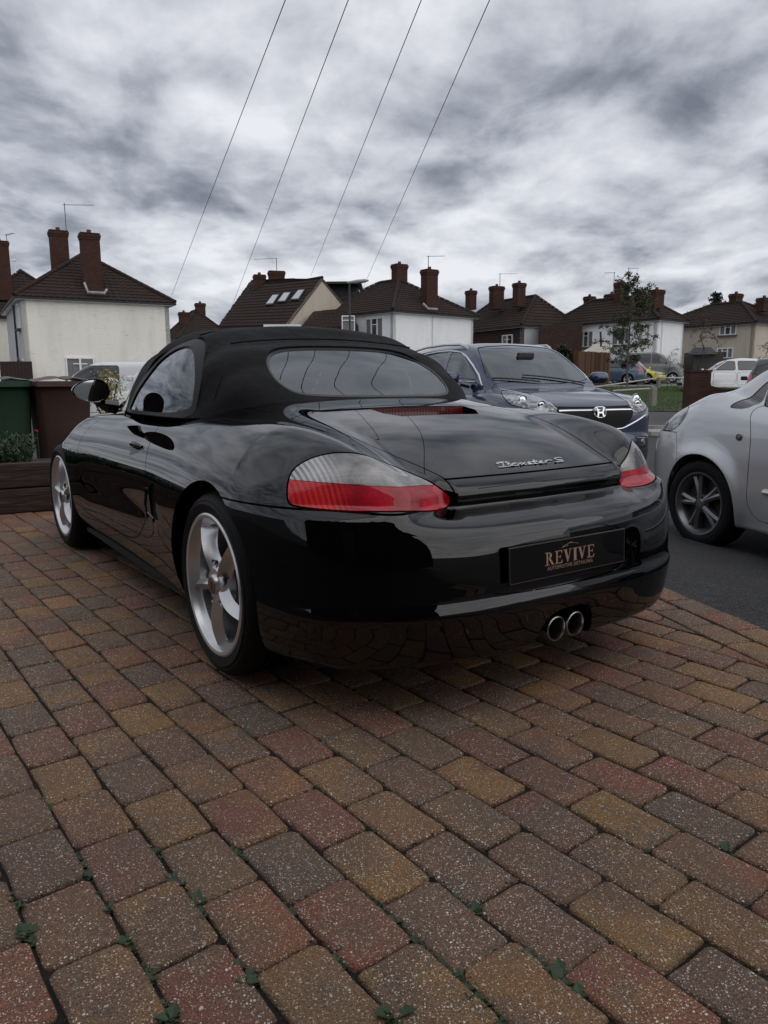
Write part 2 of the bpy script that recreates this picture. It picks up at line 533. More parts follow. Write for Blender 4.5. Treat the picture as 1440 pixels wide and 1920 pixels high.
# ------------------------------------------------------------------ block paving
def paver_mat():
    t = NT("concrete_paver"); p = t.pos()
    oi = t.add('ShaderNodeObjectInfo'); at = t.add('ShaderNodeAttribute', attribute_name='pid')
    rnd = t.math('FRACT', t.math('ADD', oi.outputs['Random'], at.outputs['Fac']))
    pw = t.add('ShaderNodeVectorMath', {0: p, 1: (1, 1, 1)}, operation='MULTIPLY')
    off = t.add('ShaderNodeCombineXYZ', {0: t.math('MULTIPLY', rnd, 31.0), 1: t.math('MULTIPLY', rnd, 17.0), 2: 0.0})
    q = t.add('ShaderNodeVectorMath', {0: pw.outputs[0], 1: off.outputs[0]}, operation='ADD').outputs[0]
    blend = t.noise(q, 6.5, 2, 0.45, 0.4)
    # three pigments: brown grey, ochre, brick red
    base = t.ramp(rnd, [(0.0, (0.175, 0.110, 0.078)), (0.14, (0.120, 0.096, 0.082)), (0.28, (0.200, 0.122, 0.072)), (0.42, (0.125, 0.098, 0.084)), (0.56, (0.215, 0.082, 0.062)),
                        (0.66, (0.150, 0.110, 0.086)), (0.78, (0.260, 0.165, 0.060)), (0.90, (0.165, 0.105, 0.076)), (1.0, (0.125, 0.100, 0.086))])
    r2 = t.math('FRACT', t.math('MULTIPLY', rnd, 7.31))
    sec = t.ramp(r2, [(0.0, (0.105, 0.094, 0.090)), (0.35, (0.290, 0.185, 0.060)), (0.6, (0.235, 0.070, 0.058)), (0.8, (0.115, 0.096, 0.084)), (1.0, (0.170, 0.112, 0.080))])
    c = t.mix(t.ramp(blend, [(0.42, 0), (0.64, 0.75)]), base, sec)
    c = t.mix(1.0, c, (1.46, 1.22, 1.04), 'MULTIPLY')
    blend2 = t.noise(q, 14, 3, 0.5)
    c = t.mix(t.ramp(blend2, [(0.55, 0), (0.75, 0.55)]), c, (0.12, 0.105, 0.098))
    gr = t.noise(p, 330, 3, 0.8)
    c = t.mix(t.ramp(gr, [(0.38, 0.85), (0.56, 0.0)]), c, (0.034, 0.026, 0.022), 'MIX')
    c = t.mix(t.ramp(t.noise(p, 420, 2, 0.7), [(0.56, 0.0), (0.70, 0.55)]), c, (0.36, 0.27, 0.19), 'MIX')
    pits = t.voro(p, 150)
    c = t.mix(t.ramp(pits, [(0.10, 0.9), (0.22, 0.0)]), c, (0.012, 0.010, 0.010))
    # pale aggregate, three sizes
    def specks(scale, thr, size, colr, amt, c, seed):
        qq = t.add('ShaderNodeVectorMath', {0: p, 1: (seed, seed * .7, 0)}, operation='ADD').outputs[0]
        wob = t.noise(qq, scale * 1.1, 2, .6, out=1)
        qq = t.add('ShaderNodeVectorMath', {0: qq, 1: t.add('ShaderNodeVectorMath', {0: wob, 1: (.55 / scale,) * 3}, operation='MULTIPLY').outputs[0]}, operation='ADD').outputs[0]
        v = t.add('ShaderNodeTexVoronoi', {'Vector': qq, 'Scale': scale}); sc = t.add('ShaderNodeSeparateColor', {0: v.outputs['Color']})
        pick = t.math('GREATER_THAN', sc.outputs[0], thr)
        rad = t.math('MULTIPLY', sc.outputs[1], size)
        m = t.math('MULTIPLY', pick, t.math('LESS_THAN', v.outputs['Distance'], rad))
        cc = t.mix(sc.outputs[2], colr[0], colr[1])
        return t.mix(t.math('MULTIPLY', m, amt), c, cc), m
    c, m1 = specks(330, .56, .50, ((0.42, 0.32, 0.22), (0.85, 0.78, 0.68)), .95, c, 0)
    c, m2 = specks(170, .77, .40, ((0.50, 0.38, 0.26), (0.90, 0.86, 0.78)), 1.0, c, 5)
    c, m3 = specks(72, .90, .27, ((0.42, 0.34, 0.25), (0.74, 0.70, 0.64)), .95, c, 9)
    # joint dirt creeping over the edges, worn grime
    tcg = t.coord('Generated')
    dirt = t.noise(p, 1.1, 5, 0.6)
    c = t.mix(t.ramp(dirt, [(0.38, 0.34), (0.66, 0.0)]), c, (0.060, 0.047, 0.040))
    h = t.math('ADD', t.math('MULTIPLY', gr, .5), t.math('MULTIPLY', t.voro(p, 190), .7))
    t.set(color=c, rough=t.ramp(gr, [(0.3, 0.95), (0.7, 0.68)]), normal=t.bump(h, 1.0, 0.0045, t.bump(t.noise(p, 26, 4, .6), .35, .008)), spec=.35)
    return t.m
M_PAV = paver_mat()
PL, PW, JT = .2165, .1368, .0065
def paver_data(k, L, Wd, clipn=None):
    """tumbled block: worn arrises, uneven outline"""
    rs = np.random.RandomState(100 + k)
    a, b = (L - JT) / 2, (Wd - JT) / 2; c = .0125
    out = []
    for sx, sy in ((1, 1), (-1, 1), (-1, -1), (1, -1)):
        cc = c * rs.uniform(.7, 1.5)
        pts = [(a, b - cc), (a - cc * .3, b - cc * .3), (a - cc, b)]
        mid = [(0, b)]
        if sx * sy < 0: pts = pts[::-1]
        out += [(p[0] * sx, p[1] * sy) for p in pts]
    # add midpoints on the long sides
    full = []
    n = len(out)
    for i in range(n):
        full.append(out[i]); q = out[(i + 1) % n]
        if abs(q[0] - out[i][0]) + abs(q[1] - out[i][1]) > .07: full.append(((out[i][0] + q[0]) / 2, (out[i][1] + q[1]) / 2))
    full = np.array(full) + rs.uniform(-.0026, .0026, (len(full), 2))
    n = len(full)
    rings = []
    for sc, z in ((1.0, -.030), (1.0, -.007), (.987, -.0025)):
        rings.append(np.column_stack([full * [sc, sc], np.full(n, z)]))
    ins = full - np.sign(full) * np.minimum(np.abs(full) * .3, .010)
    rings.append(np.column_stack([ins, rs.uniform(-.0006, .0005, n)]))
    V = np.concatenate(rings).tolist(); F = []
    for r in range(3):
        F += [(r * n + i, r * n + (i + 1) % n, (r + 1) * n + (i + 1) % n, (r + 1) * n + i) for i in range(n)]
    F.append(tuple(3 * n + i for i in range(n)))
    if sum(full[i][0] * full[(i + 1) % n][1] - full[(i + 1) % n][0] * full[i][1] for i in range(n)) < 0: F = [f[::-1] for f in F]
    return V, F
def paver_mesh(k, L=PL, Wd=PW):
    V, F = paver_data(k, L, Wd)
    me = bpy.data.meshes.new('paver'); me.from_pydata(V, [], F); me.materials.append(M_PAV)
    me.polygons.foreach_set('use_smooth', [True] * len(me.polygons))
    return me
def soil_plane():
    V = [(-9, -3.2, -.012), (2.6, -3.2, -.012)]
    p = lambda t: tuple(EDGE_P + EDGE_D * t)
    e0, e1 = EDGE_P + EDGE_D * -7, EDGE_P + EDGE_D * 3.4
    V = [(-9, e0[1], -.010), (e0[0], e0[1], -.010), (e1[0], e1[1], -.010), (-.6, 9.3, -.010), (-9, 9.3, -.010)]
    return tag(meshobj('driveway', V, [(0, 1, 2, 3, 4)], M_SOIL, smooth=False), kind='structure')
driveway = soil_plane()
cands = []
rs = np.random.RandomState(3)
N0 = .357 - PW * 60; A0 = .912
for r in range(-10, 140):
    n = N0 + PW * r + PW / 2
    shift = (r % 2) * PL / 2 + rs.uniform(-.012, .012)
    ri = r - 60
    a0 = A0 + PL / 2 + (.0 if ri % 2 == 0 else PL / 2)
    for c in range(-30, 60):
        a = a0 + PL * c + rs.uniform(-.004, .004)
        x, y = NX * n + AX * a
        if y < .50 or y > 9.2 or x < -7 or x > 3: continue
        s = (x - EDGE_P[0]) * EDGE_N[0] + (y - EDGE_P[1]) * EDGE_N[1]
        if s > -.298 + .13: continue
        cl = s > -.298 - .13
        if y < .9: pass
        px = x / max(y, .3)
        if abs(px) > .80: continue
        if x < -1.9 and y > 5.55 + (x + 2.9) * .6 and y > 5: 
            if y > 5.8 + (x + 2.9) * .65 : continue
        cands.append((x, y, PAV_A + pi / 2 + rs.normal(0, .008), rs.normal(0, .0012), rs.randint(0, 8), 1 if cl else 0))
# soldier edging in two rows along the tarmac
for row, off in ((0, -.075), (1, -.222)):
    for k in range(-14, 28):
        p = EDGE_P + EDGE_D * (k * PL + (row * .1) + rs.uniform(-.004, .004)) + EDGE_N * off
        if p[1] < .6: continue
        cands.append((p[0], p[1], atan2(EDGE_D[1], EDGE_D[0]) + rs.normal(0, .01), rs.normal(0, .0012), rs.randint(0, 8), 0))
pm = [paver_mesh(k) for k in range(8)]
def vis_size(c):
    x, y = c[0], c[1]; d = y
    if abs(x) / y > .56 or y < .75: return -1 / (d + 5)
    # hidden below the car?
    fx = (x - BXP[0]) * -sin(BXP[2]) + (y - BXP[1]) * cos(BXP[2]); fy = (x - BXP[0]) * -cos(BXP[2]) + (y - BXP[1]) * -sin(BXP[2])
    if -.55 < fx < 3.2 and -1.0 < fy < .55: return -2 / (d + 5)
    return 1 / d
BXP = (0.1315, 2.907, 0.5955)
cands.sort(key=lambda c: -vis_size(c) + (10 if c[5] else 0))
VV, FF, PID = [], [], []
for i, (x, y, a, dz, k, _) in enumerate(cands):
    if i < 298:
        o = bpy.data.objects.new('paver', pm[k]); COL.objects.link(o); o.parent = driveway
        o.location = (x, y, dz); o.rotation_euler = (rs.normal(0, .006), rs.normal(0, .006), a + (pi if rs.rand() < .5 else 0))
    else:
        V, F = paver_data(k, PL, PW); V = np.array(V)
        cs, sn = cos(a), sin(a); b = len(VV) and sum(len(v) for v in VV)
        Wv = np.column_stack([V[:, 0] * cs - V[:, 1] * sn + x, V[:, 0] * sn + V[:, 1] * cs + y, V[:, 2] + dz])
        if _:
            sd = (Wv[:, 0] - EDGE_P[0]) * EDGE_N[0] + (Wv[:, 1] - EDGE_P[1]) * EDGE_N[1]
            ov = np.maximum(sd + .300 + .004 * (Wv[:, 2] - dz > -.005), 0)
            Wv[:, 0] -= EDGE_N[0] * ov; Wv[:, 1] -= EDGE_N[1] * ov
            if sd.min() > -.32: continue
        VV.append(Wv)
        FF += [tuple(q + b for q in f) for f in F]; PID += [rs.rand()] * len(V)
o = meshobj('far_pavers', np.concatenate(VV), FF, M_PAV, driveway, kind='stuff')
at = o.data.attributes.new('pid', 'FLOAT_COLOR', 'POINT')
at.data.foreach_set('color', np.column_stack([PID, PID, PID, np.ones(len(PID))]).ravel().astype(np.float32))
print('pavers', len(cands))
# weeds in the joints
def leaf_mat(name, c0, c1, rough=.5):
    t = NT(name); p = t.pos(); n = t.noise(p, 25, 3, .6)
    t.set(color=t.mix(n, c0, c1), rough=rough, spec=.4)
    MATS[name] = t.m
    return t.m
M_WEED = leaf_mat('weed_leaf', (0.014, 0.032, 0.012), (0.040, 0.070, 0.028))
m = MB(); rs = np.random.RandomState(11)
def weed(m, x, y, s, n, z=-.004):
    for k in range(n):
        a = 2 * pi * k / n + rs.uniform(-.4, .4); L = s * rs.uniform(.35, 1.1); w = L * rs.uniform(.28, .5); up = rs.uniform(.05, .9)
        d = (cos(a), sin(a)); q = (-sin(a), cos(a))
        P = [(0, 0, 0), (.45, w / L, .5), (1.0, 0, .62), (.45, -w / L, .5)]
        V = [(x + d[0] * L * u + q[0] * L * v, y + d[1] * L * u + q[1] * L * v, z + L * up * h) for u, v, h in P]
        m.addmesh(V, [(0, 1, 2), (0, 2, 3)])
I2 = lambda x, y: (x / 3, 1440 + y / 3)
wp = [(-.02, 1.95)]
import itertools
def ground_at(px, py):
    x = (px - 720) / 1402; y = -(py - 960) / 1402
    d = camera.matrix_world.to_3x3() @ Vector((x, y, -1)); t = -CAM_H / d.z
    return d.x * t, d.y * t
for (px, py, s) in [(165, 1640, 1), (185, 1705, .9), (283, 1595, .9), (338, 1645, 1.1), (360, 1707, 1.2), (240, 1760, 1.1), (262, 1843, .9), (463, 1836, 1), (520, 1722, .7), (60, 1517, .8), (445, 1607, .7), (125, 1625, .6),
                    (708, 1708, 1), (875, 1708, 1), (787, 1757, 1), (858, 1840, 1.2), (820, 1862, 1.2), (1040, 1830, 1.2), (1015, 1860, 1.3), (985, 1880, 1.1), (755, 1908, 1.4), (690, 1672, .6), (1040, 1520, .6),
                    (1190, 1600, .8), (1335, 1602, .9), (1100, 1775, .5), (640, 1810, .8), (345, 1362, .6), (800, 1280, .5), (1205, 1290, .5), (1320, 1366, .6), (1385, 1345, .5), (40, 1750, 1.1), (350, 1895, 1.2), (10, 1700, .8)]:
    gx_, gy_ = ground_at(px, py)
    n_ = gx_ * NX[0] + gy_ * NX[1]; a_ = gx_ * AX[0] + gy_ * AX[1]; n_ = N0 + PW * round((n_ - N0) / PW)
    gx_, gy_ = NX * n_ + AX * a_
    for _ in range(7):
        t_ = rs.normal(0, .026) * s; j = AX if rs.rand() < .8 else NX * .3
        weed(m, gx_ + j[0] * t_ + rs.normal(0, .003), gy_ + j[1] * t_ + rs.normal(0, .003), .021 * s * rs.uniform(.5, 1.2), rs.randint(4, 8), -.008)
for _ in range(150):   # scattered seedlings along joints
    r = rs.randint(48, 86); n = N0 + PW * r; a = rs.uniform(.1, 4.5)
    x, y = NX * n + AX * a
    if abs(x) / max(y, .1) < .55 and .9 < y < 4.5: weed(m, x, y, rs.uniform(.004, .012), 4)
tag(m.build('joint_weeds', M_WEED, kind='stuff'), 'small green weeds and moss sprouting in the joints of the paving')
# crumbled soil, moss and grit lodged in the joints
m = MB(); rs = np.random.RandomState(19)
for _ in range(9000):
    if rs.rand() < .62:
        n = N0 + PW * rs.randint(50, 84) + rs.normal(0, .0030); a = rs.uniform(.0, 3.6)
    else:
        r = rs.randint(50, 84); n = N0 + PW * r + rs.uniform(0, PW); k_ = rs.randint(-4, 14)
        a = A0 + (0 if (r - 60) % 2 == 0 else PL / 2) + PL * k_ + rs.normal(0, .0030)
    x, y = NX * n + AX * a
    if y < .9 or y > 3.6 or abs(x) / y > .56: continue
    s_ = rs.uniform(.0012, .0042); z = rs.uniform(-.008, -.001); b = rs.uniform(0, 3)
    m.addmesh([(x + s_ * cos(b + k * 2.1), y + s_ * sin(b + k * 2.1), z) for k in range(3)] + [(x, y, z + s_ * .9)], [(0, 1, 3), (1, 2, 3), (2, 0, 3)])
_t = NT('joint_crumbs'); _p = _t.pos(); _n = _t.noise(_p, 90, 2, .6)
_t.set(color=_t.ramp(_n, [(0.3, (.010, .007, .006)), (0.5, (.035, .026, .019)), (0.62, (.016, .028, .009)), (0.8, (.10, .08, .06))]), rough=.95)
tag(m.build('joint_debris', _t.m, kind='stuff'), 'dark crumbs of soil and moss lodged between the paving blocks')
# loose grit and leaf crumbs
m = MB()
for _ in range(500):
    x, y = rs.uniform(-.9, 1.6), rs.uniform(.9, 3.2)
    s = rs.uniform(.0012, .004); a = rs.uniform(0, 3)
    m.addmesh([(x + s * cos(a + k * 2.1), y + s * sin(a + k * 2.1), .0008) for k in range(3)] + [(x, y, .0008 + s * .5)], [(0, 1, 3), (1, 2, 3), (2, 0, 3)])
m.build('grit', simple('grit_stone', (.40, .34, .26), .8, var=.5, vscale=40), kind='stuff')['label'] = 'pale loose grit scattered over the paving'
# ================================================================== houses and street
def PX(px, py, Y):
    """world point at depth Y that the photograph shows at (px, py); used once to survey positions"""
    x = (px - 720) / 1402; y = -(py - 960) / 1402
    d = camera.matrix_world.to_3x3() @ Vector((x, y, -1)); t = Y / d.y
    return Vector((d.x * t, Y, CAM_H + d.z * t))
bpy.context.view_layer.update()
def brick_mat(name, c1, c2, mortar, scale=1.0, var=0.5):
    t = NT(name); co = t.coord('Object')
    # box style mapping: run along x+y, up along z
    sp = t.add('ShaderNodeSeparateXYZ', {0: co}); u = t.math('ADD', sp.outputs[0], sp.outputs[1])
    v = t.add('ShaderNodeCombineXYZ', {0: u, 1: sp.outputs[2], 2: 0.0})
    b = t.add('ShaderNodeTexBrick', {'Vector': v.outputs[0], 'Color1': (*c1, 1), 'Color2': (*c2, 1), 'Mortar': (*mortar, 1), 'Scale': scale, 'Mortar Size': .006, 'Brick Width': .225, 'Row Height': .075})
    n = t.noise(co, 3, 5, .6)
    c = t.mix(t.math('MULTIPLY', n, var), b.outputs[0], (0.02, 0.015, 0.013), 'MIX')
    t.set(color=c, rough=.9, normal=t.bump(b.outputs[1], -.4, .01), spec=.2)
    return t.m
M_BRICK = brick_mat('red_brown_brick', (.055, .021, .016), (.085, .034, .024), (.050, .042, .038))
M_BRICK2 = brick_mat('dark_brown_brick', (.040, .022, .017), (.070, .035, .026), (.05, .043, .038))
def render_mat(name, col, dirty=(.35, .33, .29)):
    t = NT(name); co = t.coord('Object')
    sp = t.add('ShaderNodeSeparateXYZ', {0: co}); u = t.math('ADD', sp.outputs[0], sp.outputs[1])
    v = t.add('ShaderNodeCombineXYZ', {0: u, 1: sp.outputs[2], 2: 0.0})
    b = t.add('ShaderNodeTexBrick', {'Vector': v.outputs[0], 'Color1': (.5, .5, .5, 1), 'Color2': (.62, .62, .62, 1), 'Mortar': (.3, .3, .3, 1), 'Scale': 1.0, 'Mortar Size': .008, 'Brick Width': .225, 'Row Height': .075})
    st = t.add('ShaderNodeMapping', {'Vector': co, 'Scale': (1.2, 1.2, .25)})
    n1 = t.noise(st.outputs[0], 1.4, 5, .65); n2 = t.noise(co, 9, 5, .7)
    strk = t.noise(t.add('ShaderNodeMapping', {'Vector': co, 'Scale': (1.0, 1.0, 9.0)}).outputs[0], 1.6, 4, .75)
    c = t.mix(t.ramp(n1, [(0.45, 0), (0.8, .30)]), col, dirty)
    c = t.mix(t.ramp(n2, [(0.55, 0), (0.85, .35)]), c, tuple(k * .8 for k in dirty))
    c = t.mix(t.ramp(strk, [(0.60, 0), (0.68, .35)]), c, tuple(k * .55 for k in dirty))
    t.set(color=c, rough=.8, normal=t.bump(b.outputs[0], .5, .02, t.bump(n2, .2, .02)), spec=.25)
    return t.m
M_CREAM = render_mat('cream_painted_brick', (.82, .79, .71)); M_WHITE = render_mat('white_painted_brick', (.85, .86, .86), (.56, .56, .55))
M_BUFF = render_mat('buff_render', (.52, .46, .38), (.28, .18, .14)); M_GWHITE = render_mat('greyish_white_render', (.50, .51, .52))
def tile_mat(name, a, b):
    t = NT(name); co = t.coord('Object')
    n = t.noise(co, 2.5, 5, .65); n2 = t.noise(co, 22, 3, .6)
    c = t.mix(n, a, b); c = t.mix(t.ramp(n2, [(0.62, 0), (0.8, .5)]), c, (.075, .07, .055))
    t.set(color=c, rough=.88, spec=.2)
    return t.m
M_TILE = tile_mat('brown_roof_tile', (.020, .0145, .0125), (.044, .030, .025))
M_RIDGE = simple('ridge_mortar', (.10, .085, .075), .9, var=.3)
M_LEAD = simple('lead_flashing', (.30, .30, .31), .6, var=.3)
M_UPVC = simple('white_upvc', (.72, .73, .74), .35)
M_PANE = simple('window_pane', (.015, .017, .02), .05, coat=1)
M_CURT = simple('net_curtain', (.16, .16, .16), .9, var=.4, vscale=15)
M_GUT = simple('black_gutter', (.012, .012, .012), .5)
M_TERRA = simple('clay_pot', (.10, .035, .022), .8)
M_AER = simple('aerial_metal', (.12, .12, .12), .5, .5)
def tiled(poly, mat, parent, name='roof_tiles', du=.30, dv=.30, n=4):
    """one roof slope: poly[0]->poly[1] is the eave; overlapping courses of rolled tiles"""
    P = [Vector(p) for p in poly]; e = (P[1] - P[0]).normalized()
    nrm = (P[1] - P[0]).cross(P[2] - P[0]).normalized()
    if nrm.z < 0: nrm = -nrm
    s = nrm.cross(e); s = s if s.z > 0 else -s
    uv = [((p - P[0]).dot(e), (p - P[0]).dot(s)) for p in P]
    vmax = max(v for u, v in uv)
    def span(v):
        xs = []
        for i in range(len(uv)):
            a, b = uv[i], uv[(i + 1) % len(uv)]
            if (a[1] - v) * (b[1] - v) <= 0 and abs(a[1] - b[1]) > 1e-9: xs.append(a[0] + (v - a[1]) / (b[1] - a[1]) * (b[0] - a[0]))
        return (min(xs), max(xs)) if len(xs) > 1 else None
    m = MB(); v = 0.0; rs = np.random.RandomState(5)
    while v < vmax - .02:
        v1 = min(v + dv, vmax - .005); A = span(max(v, .001)); B = span(v1 - .001)
        if A and B:
            k = max(2, int((A[1] - A[0]) / du * n)); rows = []
            for t, hh in ((0, .0), (0, .045), (1, .012)):
                w0, w1 = (A if t == 0 else B); row = []
                for i in range(k + 1):
                    f = i / k; u = w0 + (w1 - w0) * f
                    ro = .022 * sin(u / du * 2 * pi) if hh > 0 else 0
                    row.append(tuple(P[0] + e * u + s * (v if t == 0 else v1) + nrm * (hh + ro + rs.uniform(-.003, .003))))
                rows.append(row)
            V = [p for r in rows for p in r]; q = k + 1
            m.addmesh(V, [(r * q + i, r * q + i + 1, (r + 1) * q + i + 1, (r + 1) * q + i) for r in range(2) for i in range(k)])
        v += dv
    m.addmesh([tuple(p - nrm * .02) for p in P], [tuple(range(len(P)))])
    o = m.build(name, mat, parent, kind='stuff'); return o
def ridge(parent, a, b, r=.11):
    m = MB(); a, b = Vector(a), Vector(b); n = max(2, int((b - a).length / .33)); 
    for i in range(n):
        p, q = a.lerp(b, i / n), a.lerp(b, (i + .96) / n); m.tube([p, q], r, 8, rr=[r, r * .92])
    m.build('ridge_tiles', M_TILE, parent, smooth=False, kind='stuff')
def chimney(parent, c, w, d, z0, z1, rz=0, pots=1, mat=None, flash=True):
    """brick stack with oversailing courses and clay pots"""
    e = empty('chimney'); e.parent = parent
    m = MB(); m.box((c[0], c[1], (z0 + z1) / 2 - .15), (w, d, z1 - z0 - .3), rz); m.box((c[0], c[1], z1 - .26), (w + .06, d + .06, .10), rz); m.box((c[0], c[1], z1 - .14), (w + .11, d + .11, .12), rz); m.box((c[0], c[1], z1 - .03), (w + .05, d + .05, .06), rz)
    m.build('stack', mat or M_BRICK, e)
    for k in range(pots):
        off = (k - (pots - 1) / 2) * .34
        m = MB(); m.lathe([(.12, 0), (.10, .14), (.11, .16), (.10, .17), (.07, .16)], 12, 'z', (c[0] + off * cos(rz), c[1] + off * sin(rz), z1)); m.build('pot', M_TERRA, e, smooth=True)
    return e
def flashing(parent, pts):
    m = MB(); m.tube(pts, .07, 5); m.build('lead_flashing', M_LEAD, parent)
def aerial(parent, base, h, arms=3, L=1.2, az=0.0):
    m = MB(); b = Vector(base); m.tube([b, b + Vector((0, 0, h))], .022, 6)
    d = Vector((cos(az), sin(az), 0)); q = Vector((-sin(az), cos(az), 0)); t = b + Vector((0, 0, h * .96))
    m.tube([t - d * .1, t + d * L], .012, 5)
    for k in range(arms * 3):
        p = t + d * (L * (k + .5) / (arms * 3)); m.tube([p - q * .18, p + q * .18], .006, 4)
    m.build('aerial', M_AER, parent)
def window(parent, O, U, w, h, lights=3, sill=True, curtain=True):
    """O lower left corner, U unit vector to the right along the wall; outward normal to the viewer side"""
    O = Vector(O); U = Vector(U).normalized(); Nn = Vector((U.y, -U.x, 0)); Z = Vector((0, 0, 1))
    e = empty('window'); e.parent = parent
    M = Matrix(((U.x, -Nn.x, 0, O.x), (U.y, -Nn.y, 0, O.y), (0, 0, 1, O.z), (0, 0, 0, 1)))
    m = MB(); f = .06
    for c, d in (((w / 2, -.02, f / 2), (w, .08, f)), ((w / 2, -.02, h - f / 2), (w, .08, f)), ((f / 2, -.02, h / 2), (f, .08, h - 2 * f)), ((w - f / 2, -.02, h / 2), (f, .08, h - 2 * f))): m.box(c, d, M=M)
    for k in range(1, lights): m.box((w * k / lights, -.022, h / 2), (.09, .07, h - 2 * f), M=M)
    m.box((w / 2, -.024, h * .70), (w / lights * (1 if lights > 1 else .9), .06, .05), M=M)
    m.build('frame', M_UPVC, e)
    for k in range(lights):
        m = MB(); m.box((w * (k + .5) / lights, .0, h / 2), (w / lights - .08, .02, h - .1), M=M); m.build('pane', M_PANE if (k % 2 or not curtain) else M_CURT, e)
    if sill:
        m = MB(); m.box((w / 2, -.07, -.05), (w + .16, .18, .09), M=M); m.build('sill', M_RIDGE, e)
    return e
def hip_house(name, label, cpx, Y, phi, W, D, ez, az, wallm, wall2=None, hipin=None, group='houses across the street', gz=None, oh=.28, soffit=None):
    """corner of two walls at C; face 1 runs right at azimuth phi, face 2 runs back left"""
    C = Vector(((cpx - 720) / 1402 * Y * 1.0, Y, 0)); C.x = PX(cpx, 640, Y).x
    F1 = Vector((sin(phi), cos(phi), 0)); F2 = Vector((-cos(phi), sin(phi), 0))
    g = (ter(C.x, C.y) - .3) if gz is None else gz
    root = thing(name, label, 'house', (0, 0, 0), group=group)
    q = lambda a, b, z=0.0: C + F1 * a + F2 * b + Vector((0, 0, z))
    m = MB(); A, B, Cc, Dd = q(0, 0), q(W, 0), q(W, D), q(0, D)
    top = ez - .04
    def quad(P, Q, mat, nm='wall'):
        mm = MB(); t = (Q - P).normalized(); nn = Vector((t.y, -t.x, 0)) * -.22
        V = [P, Q, Q + nn, P + nn]; V = [(v.x, v.y, g) for v in V] + [(v.x, v.y, top) for v in V]
        mm.addmesh(V, [(0, 1, 5, 4), (1, 2, 6, 5), (2, 3, 7, 6), (3, 0, 4, 7), (4, 5, 6, 7)]); mm.build(nm, mat, root)
    quad(A, B, wallm); quad(Dd, A, wall2 or wallm); quad(B, Cc, wall2 or wallm); quad(Cc, Dd, wallm)
    hip = hipin or W / 2
    R1, R2 = q(W / 2, hip, az), q(W / 2, max(D - hip, hip + .3), az)
    o = oh; a0 = q(-o, -o, ez), q(W + o, -o, ez), q(W + o, D + o, ez), q(-o, D + o, ez)
    tiled([a0[0], a0[1], R1], M_TILE, root)
    tiled([a0[3], a0[0], R1, R2], M_TILE, root)
    tiled([a0[1], a0[2], R2, R1], M_TILE, root)
    tiled([a0[2], a0[3], R2], M_TILE, root)
    up = Vector((0, 0, .05))
    for p, r in ((a0[0], R1), (a0[1], R1), (a0[2], R2), (a0[3], R2)): ridge(root, p + up, r + up)
    ridge(root, R1 + up, R2 + up)
    m = MB()
    for i in range(4):
        p, r = a0[i], a0[(i + 1) % 4]; m.tube([p - up * 1.2, r - up * 1.2], .055, 6)
    m.build('gutter', M_GUT, root)
    m = MB()
    c = q(W / 2, D / 2, ez - .10); m.box(tuple(c), (W + 2 * o - .06, D + 2 * o - .06, .07), atan2(F1.y, F1.x)); m.build('soffit', soffit or M_UPVC, root)
    return root, q, F1, F2
def fw(root, q, F, O, w, h, lights, **k): return window(root, O, F, w, h, lights, **k)

# --- cream house on the left
rA, qA, F1, F2 = hip_house('house', 'cream painted house with a brown hipped roof and two tall brick chimneys', 45, 36, radians(60), 6.85, 9.5, 4.92, 7.5, M_CREAM, M_GWHITE, 3.3)
N1 = Vector((F1.y, -F1.x, 0)); N2 = Vector((F2.y * -1, F2.x, 0))
window(rA, qA(1.75, -.02, .98 + (713 - 706) / 38), F1, 1.30, 1.0, 2)
window(rA, qA(-.02, 2.0, 3.55), -F2, 1.1, 1.15, 2); window(rA, qA(-.02, 1.6, 1.2), -F2, .9, .9, 2)
c = PX(171, 500, 38.3); chimney(rA, (c.x, c.y), .86, .62, 5.2, PX(171, 452, 38.3).z + .35, radians(30)); 
p = [PX(158, 530, 37.4), PX(165, 548, 37.3), PX(196, 550, 37.6), PX(200, 543, 37.9)]; flashing(rA, p)
c = PX(112, 480, 41.5); ch = chimney(rA, (c.x, c.y), .88, .62, 6.2, PX(112, 444, 41.5).z + .3, radians(30))
aerial(rA, (c.x + .45, c.y, PX(112, 470, 41.5).z), 2.4, 3, 1.5, radians(5))
m = MB(); m.tube([qA(-.06, 3.4, 0), qA(-.06, 3.4, 4.9)], .05, 6); m.tube([qA(-.06, 3.4, 2.2), qA(-.06, 1.8, 2.0)], .04, 6); m.build('drainpipe', M_GUT, rA)
# timber gate beside it
gm = thing('side_gate', 'dark brown timber boarded gate at the foot of the cream house', 'gate', tuple(PX(34, 690, 35)))
for k in range(9):
    m = MB(); m.box((-.75 + k * .165, 0, -.35), (.15, .04, 1.3 - .01 * (k % 2))); m.build('board', simple('dark_fence_wood', (.03, .016, .012), .8, var=.3), gm)

# --- house at the far left edge
rB, qB, F1, F2 = hip_house('house', 'house partly cut off by the left edge of the picture behind the cream one', -60, 46, radians(58), 7.2, 9, 4.9, 8.1, M_CREAM, M_CREAM, 3.2)
c = PX(2, 500, 48); chimney(rB, (c.x, c.y), 1.0, .62, 6, PX(2, 460, 48).z + .25, radians(30)); aerial(rB, (c.x + .5, c.y, 9.0), .9, 2, 1.0, radians(-40))
m = MB(); p = PX(29, 512, 47); m.tube([p, p + Vector((0, 0, .7))], .06, 8); m.lathe([(.09, .68), (.10, .74), (.02, .80)], 10, 'z', tuple(p)); m.build('vent_pipe', M_UPVC, rB)

